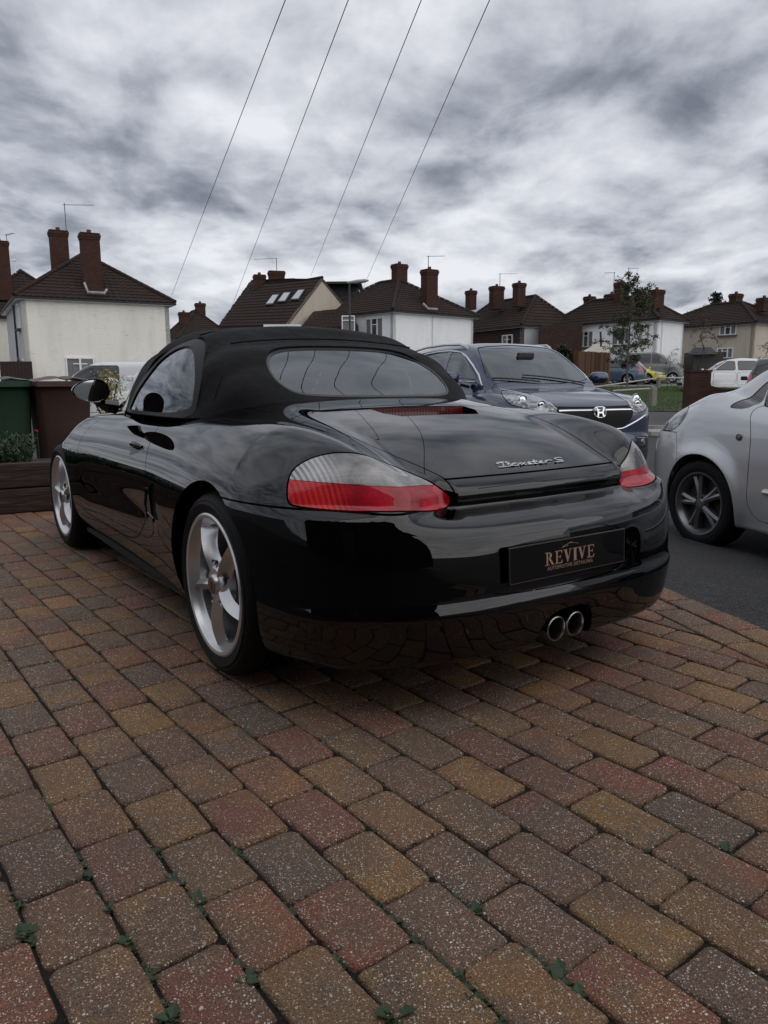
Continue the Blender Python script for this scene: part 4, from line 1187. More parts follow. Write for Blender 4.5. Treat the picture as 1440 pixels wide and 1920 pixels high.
m = MB(); m.tube([(p.x, p.y, .3), (p.x, p.y, p.z)], .003, 4); m.build('stem', M_GRNLEAF, fl); m = MB(); foliage(m, [tuple(p)] * 12, .014, rs); m.build('petals', simple('red_petal', (.42, .03, .02), .6), fl)
def wheelie(label, px, py, Y, rot, body, lid, w=.58, d=.70, H=1.02):
    p = PX(px, py, Y); r = thing('wheelie_bin', label, 'wheelie bin', (p.x, p.y, .0), (0, 0, rot), 'wheelie bins by the planting bed')
    z1 = H; m = MB(); prof = []
    for z, s in ((.06, .80), (.30, .85), (.60, .90), (.90, .97), (.93, 1.0), (.945, 1.06), (.975, 1.06)):
        hw, hd, c = w / 2 * s, d / 2 * s, .06; ring = []
        for sx, sy in ((1, 1), (-1, 1), (-1, -1), (1, -1)):
            pts = [(hw, hd - c), (hw - c * .3, hd - c * .3), (hw - c, hd)]; pts = pts if sx * sy > 0 else pts[::-1]; ring += [(q[0] * sx, q[1] * sy, z) for q in pts]
        prof.append(ring)
    V = [q for rg in prof for q in rg]; n = 12; F = [(i * n + k, i * n + (k + 1) % n, (i + 1) * n + (k + 1) % n, (i + 1) * n + k) for i in range(len(prof) - 1) for k in range(n)] + [tuple(range(n))[::-1], tuple((len(prof) - 1) * n + k for k in range(n))]
    m.addmesh(V, F)
    o = m.build('bin_body', body, r, smooth=True)
    m = MB(); V = []; K = 9
    for j in range(7):
        y = -d / 2 * 1.1 + d * 1.12 * j / 6
        for i in range(K):
            x = -w / 2 * 1.08 + w * 1.08 * i / (K - 1); rib = .012 if i in (3, 5) else 0
            V.append((x, y, .994 + .040 * (1 - (2 * i / (K - 1) - 1)**4) * (1 - .5 * (2 * j / 6 - 1)**4) + rib))
    m.addmesh(V, [(j * K + i, j * K + i + 1, (j + 1) * K + i + 1, (j + 1) * K + i) for j in range(6) for i in range(K - 1)])
    m.box((0, -d / 2 * 1.1, .972), (w * 1.08, .03, .05)); m.box((-w / 2 * 1.08, 0, .972), (.02, d * 1.1, .04)); m.box((w / 2 * 1.08, 0, .972), (.02, d * 1.1, .04))
    m.build('lid', lid, r, smooth=True)
    m = MB(); m.tube([(-w / 2 * .8, d / 2 + .07, .96), (w / 2 * .8, d / 2 + .07, .96)], .018, 8); m.build('handle', lid, r, smooth=True)
    for sx in (1, -1):
        m = MB(); m.lathe([(.01, -.025), (.10, -.025), (.10, .025), (.01, .025)], 20, 'x', (sx * w * .40, d / 2 * .85, .10)); m.build('wheel', simple('tyre_rubber', (0.0045, 0.0045, 0.005), 0.6, var=0.3, vscale=30, bump=0.25, bscale=120, spec=.2), r, smooth=True)
    return r
wheelie('dark green wheelie bin at the left edge of the picture', 2, 760, 7.3, radians(34), simple('green_plastic', (.010, .040, .020), .5, var=.25, vscale=3), simple('green_lid', (.014, .045, .026), .45), .50, .54)
wheelie('reddish brown wheelie bin right of the green one', 112, 760, 7.45, radians(38), simple('brown_plastic', (.040, .0165, .0125), .5, var=.25, vscale=3), simple('brown_lid', (.060, .024, .019), .45), .50, .54)
# ================================================================== the black convertible
BX_POS = (0.1315, 2.907, 0.0); BX_YAW = 0.5955      # heading, radians left of +Y
PAINT = None
def car_paint(name, color, rough=0.25, metal=0.0, coat=1.0, flake=0.0, spec=0.5):
    t = NT(name); co = t.coord()
    c = color
    t.set(color=c, rough=rough, metal=metal, coat=coat, coatr=0.012, spec=spec)
    if flake:
        nz = t.noise(co, 900, 1, 0.5)
        t.set(normal=t.bump(nz, flake, 0.0005))
    # faint dust on the lacquer
    d = t.ramp(t.noise(co, 5, 6, 0.65), [(0.35, 0.006), (0.75, 0.02)])
    t.put(t.b.inputs['Coat Roughness'], d)
    t.b.inputs['Coat IOR'].default_value = 1.55
    MATS[name] = t.m
    return t.m
M_BLACK = car_paint("black_gloss_paint", (0.0010, 0.0010, 0.0014), 0.3, spec=0.0)
M_RUBBER = simple("tyre_rubber", (0.0045, 0.0045, 0.005), 0.6, var=0.3, vscale=30, bump=0.25, bscale=120, spec=.2)
M_DARK = simple("black_plastic", (0.008, 0.008, 0.009), 0.55)
M_VOID = simple("dark_recess", (0.003, 0.003, 0.003), 0.9)
M_ALLOY = simple("wheel_alloy", (0.62, 0.62, 0.63), 0.30, 0.75, var=0.08, vscale=20)
M_CHROME = simple("chrome", (0.72, 0.73, 0.75), 0.08, 1.0)
M_STEEL = simple("brushed_steel", (0.42, 0.40, 0.38), 0.25, 1.0, var=0.15, vscale=40)
M_DISC = simple("brake_disc_steel", (0.05, 0.048, 0.046), 0.45, 0.9)
def fabric_mat():
    t = NT("soft_top_cloth"); co = t.coord()
    w = t.noise(co, 700, 2, 0.5)
    f = t.noise(co, 6, 4, 0.55)
    t.set(color=t.mix(f, (0.004, 0.004, 0.005), (0.009, 0.009, 0.011)), rough=0.85, sheen=0.05, spec=0.18,
          normal=t.bump(w, 0.35, 0.002, t.bump(t.noise(co, 5, 3, 0.5), 0.55, 0.05)))
    return t.m
M_CLOTH = fabric_mat()
M_GLASS = glass_mat("car_glass", (0.42, 0.47, 0.47), 0.0, 0.93)
M_GLASS_REAR = glass_mat("rear_screen_glass", (0.40, 0.44, 0.44), 0.0, 0.86)

def bx_field():
    W = curve([(-0.95, .80), (-0.7, .845), (-0.4, .872), (0, .889), (.35, .878), (.7, .858), (1.2, .848), (1.7, .85), (2.1, .866),
               (2.4, .872), (2.75, .85), (3.0, .80), (3.2, .70), (3.4, .5)], .4)
    tum = curve([(0, .12), (.15, .07), (.22, .035), (.32, .01), (.42, 0), (.52, .0), (.60, .006), (.68, .028), (.75, .068), (.82, .125), (.9, .21), (1.0, .33)], .06)
    zc = curve([(-1.0, .58), (-.70, .655), (-.62, .69), (-.5, .742), (-.3, .812), (-.05, .868), (.2, .91), (.4, .93), (.7, .93), (1.5, .92),
                (1.75, .905), (2.0, .862), (2.4, .78), (2.8, .675), (3.1, .565), (3.35, .43), (3.6, .2)], .25)
    zf = curve([(-1.0, .66), (-.72, .735), (-.6, .782), (-.45, .822), (-.25, .846), (0, .862), (.3, .876), (.56, .872), (1.2, .856), (1.7, .83),
                (2.1, .812), (2.4, .79), (2.7, .725), (3.0, .61), (3.2, .50), (3.4, .36)], .4)
    low = [(0, -.60), (.12, -.70), (.145, -.765), (.17, -.784), (.22, -.794), (.28, -.799), (.33, -.803), (.346, -.802), (.356, -.793), (.42, -.789), (.47, -.785), (.53, -.775), (.56, -.760)]
    X0 = curve(low + [(.575, -.742), (.588, -.712), (.600, -.680), (.608, -.660), (.620, -.650), (.632, -.655), (.645, -.664), (.658, -.663),
                      (.675, -.654), (.70, -.635), (.74, -.59), (.80, -.50), (.9, -.3)], .012)
    XS = curve(low + [(.58, -.735), (.593, -.70), (.604, -.655), (.620, -.634), (.66, -.629), (.70, -.618), (.75, -.60), (.80, -.56), (.9, -.4)], .012)
    X1 = curve([(0, -.56), (.14, -.73), (.20, -.775), (.26, -.792), (.30, -.798), (.33, -.803), (.346, -.802), (.356, -.793), (.42, -.790), (.47, -.787), (.53, -.780), (.60, -.760),
                (.66, -.738), (.70, -.715), (.74, -.685), (.78, -.645), (.82, -.58), (.9, -.38)], .012)
    wl_ = curve([(0, 0), (.3, .012), (.45, .034), (.58, .072), (.68, .13), (.76, .21), (.81, .30), (.85, .42), (.9, .62), (1.0, 1.1)], .05)
    nose = curve([(0, 3.25), (.15, 3.33), (.3, 3.38), (.42, 3.36), (.5, 3.30), (.6, 3.1), (.7, 2.8)], .05)
    wn_ = curve([(0, 0), (.3, -.02), (.5, -.08), (.65, -.18), (.78, -.38), (.85, -.62), (.95, -1.1)], .08)
    zb = curve([(-1.0, .175), (-.75, .175), (-.6, .172), (-.35, .165), (.3, .165), (2.1, .165), (2.9, .16), (3.4, .2)], .1)
    def f(p):
        x, y, z = p; y = np.abs(y)
        side = y - (W(x) - tum(z))
        # waist crease and side scoop hollow behind the door
        side = side + 0.012 * np.exp(-((z - .47) / .09)**2) * sstep((x - .45) / .3) * sstep((2.0 - x) / .3)
        side = side + .35 * np.maximum(.36 - z, 0) * sstep((-.3 - x) / .3)
        side = side + .060 * sstep((z - .60) / .16) * sstep((-x - .15) / .35) + .030 * sstep((z - .612) / .03) * sstep((-x - .36) / .2)
        s = sstep((y - .40) / .26)
        T = zc(x) - .05 * np.minimum(y, .6)**2
        T = T + (zf(x) - T) * s - 1.5 * np.maximum(y - .70, 0)**2
        top = (z - T) * 0.94
        yq = np.abs(p[1] + .05); q = sstep((yq - .38) / .30)                  # the bumper shelf dies out towards the corners
        ql = sstep((yq - .375) / .05)
        body_t = ((X0(z) * (1 - ql) + XS(z) * ql) * (1 - q) + X1(z) * q + wl_(y)) - x
        body_t = body_t + .052 * sstep((z - .605) / .04) * np.exp(-((y - .71) / .13)**2)
        body_t = body_t / (1 + 2.2 * (1 - q) * np.exp(-((z - .59) / .03)**2))
        f_ = smax(side, top, .13)
        f_ = smax(f_, body_t, .04)
        f_ = smax(f_, x - (nose(z) + wn_(y)), .10)
        f_ = smax(f_, zb(x) - z, .03)
        return f_
    return f
BXF = bx_field()
def bt_field():
    """folded-up cloth roof: peak line, header and rear screen slope"""
    R = curve([(.10, .84), (.20, .885), (.29, .935), (.40, 1.01), (.50, 1.075), (.60, 1.13), (.70, 1.18), (.80, 1.215), (.95, 1.236), (1.15, 1.240), (1.35, 1.190), (1.45, 1.138), (1.55, 1.078),
               (1.8, .95), (2.0, .86), (2.1, .82)], .06)
    Wt = curve([(.7, .80), (.84, .735), (.86, .724), (.92, .712), (1.0, .690), (1.10, .66), (1.18, .615), (1.25, .55), (1.35, .40)], .06)
    pl = curve([(.0, .27), (.2, .20), (.35, .13), (.5, .065), (.7, .018), (.9, .004), (1.3, .01), (1.5, .045), (1.8, .085), (2.1, .13)], .15)
    def f(p):
        x, y, z = p; y = np.abs(y)
        side = (y - (Wt(z) - pl(x))) * .92
        top = (z - (R(x + .16 * y * y * sstep((.9 - x) / .5) - .35 * y * y * sstep((x - 1.2) / .4)) - .17 * y * y)) * .85
        g = smax(side, top, .17)
        return smax(g, .82 - z, .01)
    return f
BTF = bt_field()
# ---- wheels -------------------------------------------------------------
def lens_clear_mat():
    t = NT("clear_lamp_lens"); co = t.coord()
    br = t.add('ShaderNodeTexWave', {'Vector': co, 'Scale': 26.0, 'Distortion': .6}, wave_type='BANDS', bands_direction='Y')
    sp = t.add('ShaderNodeSeparateXYZ', {0: co})
    outer = t.ramp(sp.outputs[1], [(0.0, 0), (0.655, 0), (0.70, .8), (1.0, .8)])
    hat = t.add('ShaderNodeTexVoronoi', {'Vector': co, 'Scale': 300.0, 'Randomness': 0.0})
    blot = t.noise(co, 9, 3, 0.5)
    c = t.mix(t.ramp(blot, [(0.38, 0.0), (0.62, 1.0)]), (0.11, 0.10, 0.10), (0.46, 0.44, 0.43))
    c = t.mix(t.math('MULTIPLY', outer, t.ramp(br.outputs[0], [(0.35, 0.0), (0.6, 1.0)])), c, (0.85, 0.85, 0.86))
    c = t.mix(t.ramp(hat.outputs[0], [(0.15, 0.0), (0.45, 0.45)]), c, (0.06, 0.055, 0.055))
    t.set(color=c, rough=0.18, metal=0.35, coat=1.0, coatr=0.01, normal=t.bump(hat.outputs[0], 0.5, 0.002))
    return t.m
def lens_red_mat():
    t = NT("red_lamp_lens"); co = t.coord()
    hat = t.add('ShaderNodeTexVoronoi', {'Vector': co, 'Scale': 300.0, 'Randomness': 0.0})
    sp = t.add('ShaderNodeSeparateXYZ', {0: co})
    outer = t.ramp(sp.outputs[1], [(0.0, 0), (0.655, 0), (0.70, .8), (1.0, .8)])
    br = t.add('ShaderNodeTexWave', {'Vector': co, 'Scale': 26.0, 'Distortion': .6}, wave_type='BANDS', bands_direction='Y')
    blot = t.noise(co, 10, 3, 0.5)
    c = t.mix(t.ramp(blot, [(0.4, 0.0), (0.6, 1.0)]), (0.38, 0.001, 0.012), (0.75, 0.004, 0.03))
    c = t.mix(t.math('MULTIPLY', outer, t.ramp(br.outputs[0], [(0.4, 0.0), (0.6, 1.0)])), c, (0.95, 0.06, 0.03))
    c = t.mix(t.ramp(hat.outputs[0], [(0.2, 0.0), (0.45, 0.4)]), c, (0.16, 0.0, 0.006))
    t.set(color=c, rough=0.3, coat=0.7, coatr=0.01, spec=.2, normal=t.bump(hat.outputs[0], 0.4, 0.002))
    return t.m
M_LCLEAR = lens_clear_mat(); M_LRED = lens_red_mat()
M_DRED = simple("dark_red_lens", (0.09, 0.004, 0.006), 0.2, coat=1.0)

def tyre_mesh(R, r, w, parent, treads=True):
    """tyre lathed about local y, outer face at +w/2"""
    h = w / 2
    prof = [(r, -h * .86), (r + .012, -h * .96), ((r + R) / 2, -h * 1.02), (R - .018, -h * .93), (R - .006, -h * .80), (R, -h * .60)]
    for g in (-.36, -.12, .12, .36) if treads else ():
        prof += [(R + .001, h * (g - .045)), (R - .008, h * (g - .035)), (R - .008, h * (g + .035)), (R + .001, h * (g + .045))]
    prof += [(R, h * .60), (R - .006, h * .80), (R - .018, h * .93), (R - .030, h * .985), (R - .034, h * .98), ((r + R) / 2, h * 1.03), (r + .014, h * .97), (r + .006, h * .93), (r, h * .86)]
    m = MB(); m.lathe(prof, 64, 'y')
    return m.build('tyre', M_RUBBER, parent, smooth=True)
def spoke_mesh(r0, r1, tilt, mirror=1):
    """faceted blade: a sharp ridge reaching the rim lip, hollow flanks falling away to both sides"""
    n = 14; V = []; m = 9
    for i in range(n + 1):
        t = i / n; r = r0 + (r1 - r0) * t
        yr = .008 - .010 * t + .014 * sin(pi * t)
        a = .034 * (1 - t)**.8 * (1 - .35 * sin(pi * t)) + .010 * t
        b = .036 - .020 * sin(pi * min(1, t * 1.2)) + .016 * t**2
        off = -.016 * t * t + .004 * sin(pi * t)
        d = .026 + .012 * t
        pts = [(-a - .006, yr - d), (-a, yr - .020 - .012 * t), (-a * .62, yr - .014 - .006 * t), (-a * .25, yr - .005), (0, yr), (b * .25, yr - .007 - .006 * t),
               (b * .62, yr - .016 - .018 * t), (b, yr - .022 - .034 * t), (b + .008, yr - d - .012)]
        for (u, w) in pts:
            V.append((r, w, mirror * (u + off)))
    F = [(i * m + k, i * m + k + 1, (i + 1) * m + k + 1, (i + 1) * m + k) for i in range(n) for k in range(m - 1)]
    return V, F
def sports_wheel(car, loc, R=.315, rr=.233, w=.25, side=1, rot=0.0, steer=0.0):
    e = empty('wheel', loc); e.parent = car
    e.rotation_euler = (0, 0, (0 if side > 0 else pi) + steer)
    tyre_mesh(R, rr, w, e)
    h = w / 2
    m = MB()
    m.lathe([(rr + .008, h * .90), (rr + .010, h * .97), (rr + .004, h * 1.0), (rr - .006, h * .98), (rr - .012, h * .88), (rr - .016, h * .80), (rr - .030, h * .70),
             (rr - .034, h * .30), (rr - .036, -h * .5), (rr - .01, -h * .9)], 64, 'y')
    m.build('rim', M_ALLOY, e, smooth=True)
    for k in range(5):
        V, F = spoke_mesh(.045, rr - .012, 0)
        a = rot + k * 2 * pi / 5
        V = [(x * cos(a) - z * sin(a), y + h * .86, x * sin(a) + z * cos(a)) for x, y, z in V]
        m = MB(); m.addmesh(V, F); m.build('spoke', M_ALLOY, e, smooth=True)
    m = MB(); m.lathe([(.0005, h * .86 + .016), (.030, h * .86 + .015), (.034, h * .86 + .010), (.036, h * .86 + .004), (.055, h * .86 + .004), (.072, h * .86 - .008), (.078, h * .86 - .04)], 40, 'y')
    m.build('hub', M_ALLOY, e, smooth=True)
    m = MB(); m.lathe([(.0005, h * .86 + .019), (.027, h * .86 + .0185), (.031, h * .86 + .015)], 32, 'y'); cap = m.build('centre_cap', simple('cap_enamel', (.16, .13, .12), .3, .5), e, smooth=True)
    m = MB()
    sh = [(-.011, .016), (.011, .016), (.012, 0), (.007, -.012), (0, -.018), (-.007, -.012), (-.012, 0)]
    m.prism([(p[0], p[1]) for p in sh], 0, .0015, Matrix.Translation((0, h * .86 + .0195, 0)) @ Matrix.Rotation(pi / 2, 4, 'X') @ Matrix.Scale(-1, 4, (0, 0, 1)))
    m.build('crest', simple('crest_gold', (.22, .07, .05), .35, .5), cap)
    for k in range(5):
        a = rot + (k + .5) * 2 * pi / 5 - .25
        m = MB(); c = (.066 * cos(a), h * .86 - .004, .066 * sin(a))
        m.lathe([(.0005, .002), (.007, .002), (.009, -.004), (.0155, -.006), (.0175, .004), (.0195, .006)], 20, 'y', c); m.build('wheel_bolt', simple('bolt_alloy', (.22, .22, .23), .35, .9), e, smooth=True)
    m = MB(); m.lathe([(.02, h * .1), (.150, h * .1), (.150, -.005), (.02, -.005)], 40, 'y'); m.build('brake_disc', M_DISC, e, smooth=True)
    m = MB(); m.lathe([(.11, h * .35), (.165, h * .35), (.17, -.02), (.11, -.02)], 10, 'y', a0=pi * .75, a1=pi * 1.2); m.build('brake_caliper', simple('caliper_paint', (.05, .05, .055), .4), e, smooth=True)
    return e

def side_only(g, ymin=.45, sign=0):
    if sign == 0: return lambda p: np.maximum(g(p), ymin - np.abs(p[1]))
    return lambda p: np.maximum(g(p), ymin - sign * p[1])
def make_boxster():
    root = thing('parked_convertible', 'glossy black two seat convertible with its cloth roof up, parked on the block paved drive',
                 'car', BX_POS, (0, 0, BX_YAW + pi / 2))
    P = surface(BXF, (-.95, -1.0, .05), (3.6, 1.0, 1.05), .0155)
    for cx, R in ((0, .352), (2.415, .345)):
        P = clip(P, side_only(lambda p: R - np.sqrt((p[0] - cx)**2 + (p[2] - .315)**2), .5) if False else
                 (lambda p, cx=cx, R=R: np.minimum(R - np.sqrt((p[0] - cx)**2 + (p[2] - .315)**2), np.abs(p[1]) - .5)))
    seams = []
    # exhaust cut-out in the bumper
    ex = chaikin([(.165, .10), (.150, .19), (.118, .24), (.085, .275), (.04, .290), (-.06, .290), (-.10, .275), (-.115, .23), (-.118, .10)], 2)
    P = clip(P, lambda p: -np.maximum(polysd(ex, p[1], p[2]), p[0] + .3))
    # ---- tail lamps
    LL = [(-.418, .773, .712), (-.407, .75, .738), (-.422, .714, .762), (-.452, .669, .779), (-.492, .621, .784), (-.524, .569, .772), (-.514, .478, .739),
          (-.558, .422, .709), (-.598, .382, .683), (-.620, .352, .655), (-.625, .336, .632), (-.628, .350, .616), (-.645, .424, .614), (-.662, .553, .624),
          (-.613, .645, .628), (-.541, .723, .632), (-.479, .776, .638), (-.450, .792, .644), (-.435, .788, .672)]
    def mirror_y(y): return .445 + (y - .345) * (.80 - .445) / (.80 - .345)
    LR = [(x, mirror_y(y), z - .012 * (z > .70)) for x, y, z in LL]
    e_t = np.array([.64, .77, 0]); e_t /= np.linalg.norm(e_t); e_n = np.array([-.70, .58, .42]); e_n -= e_t * (e_n @ e_t); e_n /= np.linalg.norm(e_n); e_v = np.cross(e_t, e_n); e_v *= np.sign(e_v[2])
    for L, sg, lab in ((LL, 1, 'left'), (LR, -1, 'right')):
        poly = chaikin([((np.array(q_) @ e_t), (np.array(q_) @ e_v)) for q_ in L], 1)
        def g(p, poly=poly, sg=sg):
            u = p[0] * e_t[0] + sg * p[1] * e_t[1]; v = p[0] * e_v[0] + sg * p[1] * e_v[1] + p[2] * e_v[2]
            return np.maximum(np.maximum(polysd(poly, u, v), p[0] + .385), .2 - sg * p[1])
        P, lamp, sm_ = split(P, g, .0028, .010); seams.append(sm_)
        le = empty('tail_lamp'); le.parent = root
        zs = lambda p, sg=sg: p[2] - ((.6805 + .072 * (p[1] - .38) + .1 * (p[1] < .385)) if sg > 0 else (.658 + .06 * (-p[1] - .48) + .1 * (p[1] > -.45)))
        up, lo, ls = split(lamp, zs, .0008, .002)
        smobj('clear_lens', up, M_LCLEAR, le, .012); smobj('red_lens', join(lo, ls), M_LRED, le, .012)
    # ---- rear bumper
    zb_ = lambda p: .632 - .012 * sstep((.74 - np.abs(p[1])) / .2)
    g = lambda p: np.maximum(p[2] - zb_(p), p[0] + .05)
    P, bump, sm_ = split(P, g, .0030, .022); seams.append(sm_)
    rec = chaikin([(.305, .535), (.31, .40), (.29, .362), (-.26, .362), (-.285, .40), (-.285, .535)], 2)
    g = lambda p: np.maximum(polysd(rec, p[1], p[2]), p[0] + .6)
    bump, pr, sm_ = split(bump, g, .0005, .0)
    pr = SM(pr.V + np.array([[.006, 0, 0]]), pr.N, pr.F)
    smobj('rear_bumper', join(rim(bump, .016), pr), M_BLACK, root)
    # ---- doors with a recessed handle bowl
    dp = chaikin([(.93, .88), (.86, .80), (.76, .70), (.70, .60), (.70, .50), (.74, .42), (.84, .345), (.97, .305), (1.13, .289), (1.45, .290), (1.80, .292), (1.92, .31), (1.95, .40), (1.93, .60), (1.90, .76), (1.86, .95), (1.4, 1.0), (1.0, 1.0)], 2)
    M_HND = M_BLACK
    for sg in (1, -1):
        g = lambda p, sg=sg: np.maximum(polysd(dp, p[0], p[2]), .60 - sg * p[1])
        P, door, sm_ = split(P, g, .0022, .010); seams.append(sm_)
        hb = chaikin([(.88, .715), (.93, .735), (1.02, .730), (1.03, .70), (1.0, .665), (.93, .655), (.88, .675)], 2)
        door, bowl, _ = split(door, lambda p: polysd(hb, p[0], p[2]), .0003, 0)
        d = np.clip(-polysd(hb, bowl.V[:, 0], bowl.V[:, 2]) / .03, 0, 1)
        bowl = SM(bowl.V - bowl.N * (.018 * d)[:, None], bowl.N, bowl.F)
        de = smobj('door', join(rim(door, .012), bowl), M_BLACK, root)
        # handle: a curved blade over the bowl
        m = MB()
        pts = []
        for k in range(9):
            t = k / 8; x = .875 + .155 * t; zz = .712 + .010 * sin(pi * t)
            pts.append((x, sg * (.808 + .012 * sin(pi * t)), zz))
        m.tube(pts, .011, 10, rr=[.007 + .006 * sin(pi * k / 8) for k in range(9)])
        m.build('handle', M_BLACK, de, smooth=True)
    # ---- side scoops
    sp = chaikin([(.55, .60), (.63, .585), (.665, .52), (.645, .44), (.58, .43), (.545, .50)], 2)
    P, sc, sm_ = split(P, lambda p: np.maximum(polysd(sp, p[0], p[2]), .5 - np.abs(p[1])), .001, 0)
    d = np.clip(-polysd(sp, sc.V[:, 0], sc.V[:, 2]) / .05, 0, 1)
    smobj('side_intake', SM(sc.V - np.stack([0 * d, np.sign(sc.V[:, 1]) * (.008 + .035 * d), 0 * d], 1), sc.N, sc.F), M_DARK, root)
    m = MB()
    for sg in (1, -1):
        m.tube([(.640, sg * .868, .450), (.655, sg * .872, .50), (.640, sg * .868, .57)], .006, 8)
        m.tube([(.565, sg * .868, .455), (.610, sg * .872, .475), (.65, sg * .866, .468)], .005, 8)
    m.build('intake_fin', M_BLACK, root, smooth=True)
    # ---- engine lid, spoiler and roof cover
    lid = chaikin([(-.72, .345), (-.60, .335), (-.533, .363), (-.437, .414), (-.352, .457), (-.251, .497), (-.132, .545), (-.045, .562), (.0, .545), (.045, .45), (.072, .30), (.088, .10), (.088, -.10), (.07, -.28),
                   (.035, -.40), (-.02, -.47), (-.12, -.48), (-.254, -.466), (-.407, -.445), (-.525, -.428), (-.598, -.425), (-.72, -.452)], 1)
    g = lambda p: np.maximum(np.maximum(polysd(lid, p[0], p[1]), .624 - p[2]), p[0] - .3)
    P, L, sm_ = split(P, g, .0025, .012); seams.append(sm_)
    L, spo, sm_ = split(L, lambda p: p[2] - .694, .0022, .008); seams.append(sm_)
    L, spo = spo, L
    L, spo = (L, spo) if L.V[:, 2].mean() > spo.V[:, 2].mean() else (spo, L)
    hl = [(-.105, .13), (-.045, .185), (.055, .20), (.055, -.27), (-.02, -.275), (-.105, -.22)]
    L, hole, _ = split(L, lambda p: polysd(hl, p[0], p[1]), .0005, 0)
    dd = .040 * sstep((hole.V[:, 0] + .105) / .13)
    hole = SM(hole.V - np.array([[0, 0, 1.0]]) * dd[:, None], hole.N, hole.F)
    le = smobj('engine_lid', rim(L, .03), M_BLACK, root)
    smobj('light_recess', hole, M_BLACK, le)
    m = MB(); m.box((.047, -.038, .862), (.012, .45, .040)); m.build('high_brake_light', M_DRED, le)
    m = MB()
    for k in range(30): m.box((.0405, .175 - k * .0147, .862), (.002, .0035, .036))
    m.build('lens_rib', simple('red_rib', (.16, .01, .012), .25, coat=1), le)
    smobj('rear_spoiler', spo, M_BLACK, root, .012)
    pts = [(-.640 + .02 * abs((k - 12) / 12)**3 * 0, .22 - k * .0245, 0) for k in range(25)]
    def onsurf(x, y, z, off=0.0, f=BXF):
        q = np.array([[x, y, z]], float)
        for _ in range(6):
            G = grad(f, q); q = q - G * (f(q.T) / (G * G).sum(1))[:, None]
        G = grad(f, q); n = G[0] / np.linalg.norm(G[0])
        return Vector(q[0] + n * off), Vector(n)
    m = MB(); line = [onsurf(-.655, .25 - k * .024, .676, -.0004)[0] for k in range(25)]
    m.tube(line, .0016, 6); m.build('spoiler_crease', M_BLACK, root, smooth=True)
    cov = lambda p: np.maximum(np.maximum(np.abs(p[1] + .0) - (.56 - 1.2 * np.maximum(.16 - p[0], 0)), p[0] - .40), .70 - p[2])
    P, C_, sm_ = split(P, lambda p: np.maximum(cov(p), .05 - p[0]), .0022, .010); seams.append(sm_)
    smobj('roof_cover', C_, M_BLACK, root, .01)
    # ---- front bumper seam and bonnet
    P, bon, sm_ = split(P, lambda p: np.maximum(np.maximum(np.abs(p[1]) - (.58 - .10 * sstep((p[0] - 2.4) / .9)), 1.78 - p[0]), np.maximum(p[0] - 3.12, .4 - p[2])), .0022, .01); seams.append(sm_)
    smobj('bonnet', bon, M_BLACK, root, .01)
    P, fb, sm_ = split(P, lambda p: np.maximum(p[2] - .50, 2.75 - p[0]), .0022, .01); seams.append(sm_)
    smobj('front_bumper', fb, M_BLACK, root, .01)
    smobj('body', rim(P, .012), M_BLACK, root)
    smobj('panel_gap', join(*seams), M_VOID, root)
    # headlamps
    # ---- wheel arch liners, floor pan
    m = MB()
    for cx, R, ym in ((0, .352, .835), (2.415, .345, .79)):
        for sg in (1, -1):
            y0, y1 = sorted((sg * .50, sg * ym))
            m.lathe([(R - .004, y0), (R - .004, y1)], 32, 'y', (cx, 0, .315), -.35, pi + .35)
            m.lathe([(R, sg * .50), (.01, sg * .50)], 32, 'y', (cx, 0, .315), -.35, pi + .35)
    m.build('arch_liner', M_VOID, root, smooth=True)
    m = MB(); m.box((1.25, 0, .165), (3.3, 1.16, .03)); m.box((1.2, 0, .18), (1.62, 1.62, .03)); m.box((-.42, 0, .20), (.40, 1.0, .04)); m.build('underfloor', M_VOID, root)
    # ---- wheels
    sports_wheel(root, (0, .735, .315), .315, .233, .250, 1, radians(-11))
    sports_wheel(root, (0, -.735, .315), .315, .233, .250, -1, radians(20))
    sports_wheel(root, (2.415, .745, .315), .313, .233, .225, 1, radians(86), .02)
    sports_wheel(root, (2.415, -.745, .315), .313, .233, .225, -1, radians(30), .02)
    # ---- cloth roof
    T = surface(BTF, (-.1, -.95, .75), (2.3, .95, 1.35), .0155)
    T = clip(T, lambda p: .842 - p[2])
    sw = chaikin([(1.44, .855), (1.402, .862), (1.282, .939), (1.147, 1.024), (1.07, 1.095), (.985, 1.136), (.873, 1.138), (.759, 1.100), (.657, 1.022), (.605, .938), (.600, .855)], 2)
    gA = side_only(lambda p: polysd(sw, p[0], p[2]), .35)
    frame_g = side_only(lambda p: np.maximum(polysd(sw, p[0], p[2]) - .034, -10), .35)
    # windscreen and front pillars (body colour) ahead of the roof edge
    T, front, s1 = split(T, lambda p: 1.44 - p[0] - .35 * (p[2] - 1.2), .001, .004)
    ws = chaikin([(-.56, .80), (-.52, 1.0), (-.42, 1.14), (0, 1.18), (.42, 1.14), (.52, 1.0), (.56, .80)], 1)
    pil, scr, s2 = split(front, lambda p: np.maximum(polysd(ws, p[1], p[2]), 1.5 - p[0]), .001, .004)
    pil, sg1, s3 = split(pil, gA, .001, .004)
    smobj('windscreen', scr, M_GLASS, root)
    smobj('windscreen_frame', join(pil, s1, s2, s3), M_BLACK, root, .02)
    T, fr, s4 = split(T, frame_g, .001, .004)
    fr, gl, s5 = split(fr, gA, .0015, .003)
    gl = join(gl, sg1)
    gl = SM(gl.V - gl.N * .006, gl.N, gl.F)
    smobj('side_window', gl, M_GLASS, root)
    smobj('window_seal', join(fr, s5, s4), simple('seal_rubber', (.004, .004, .0045), .5, spec=.3), root, .016)
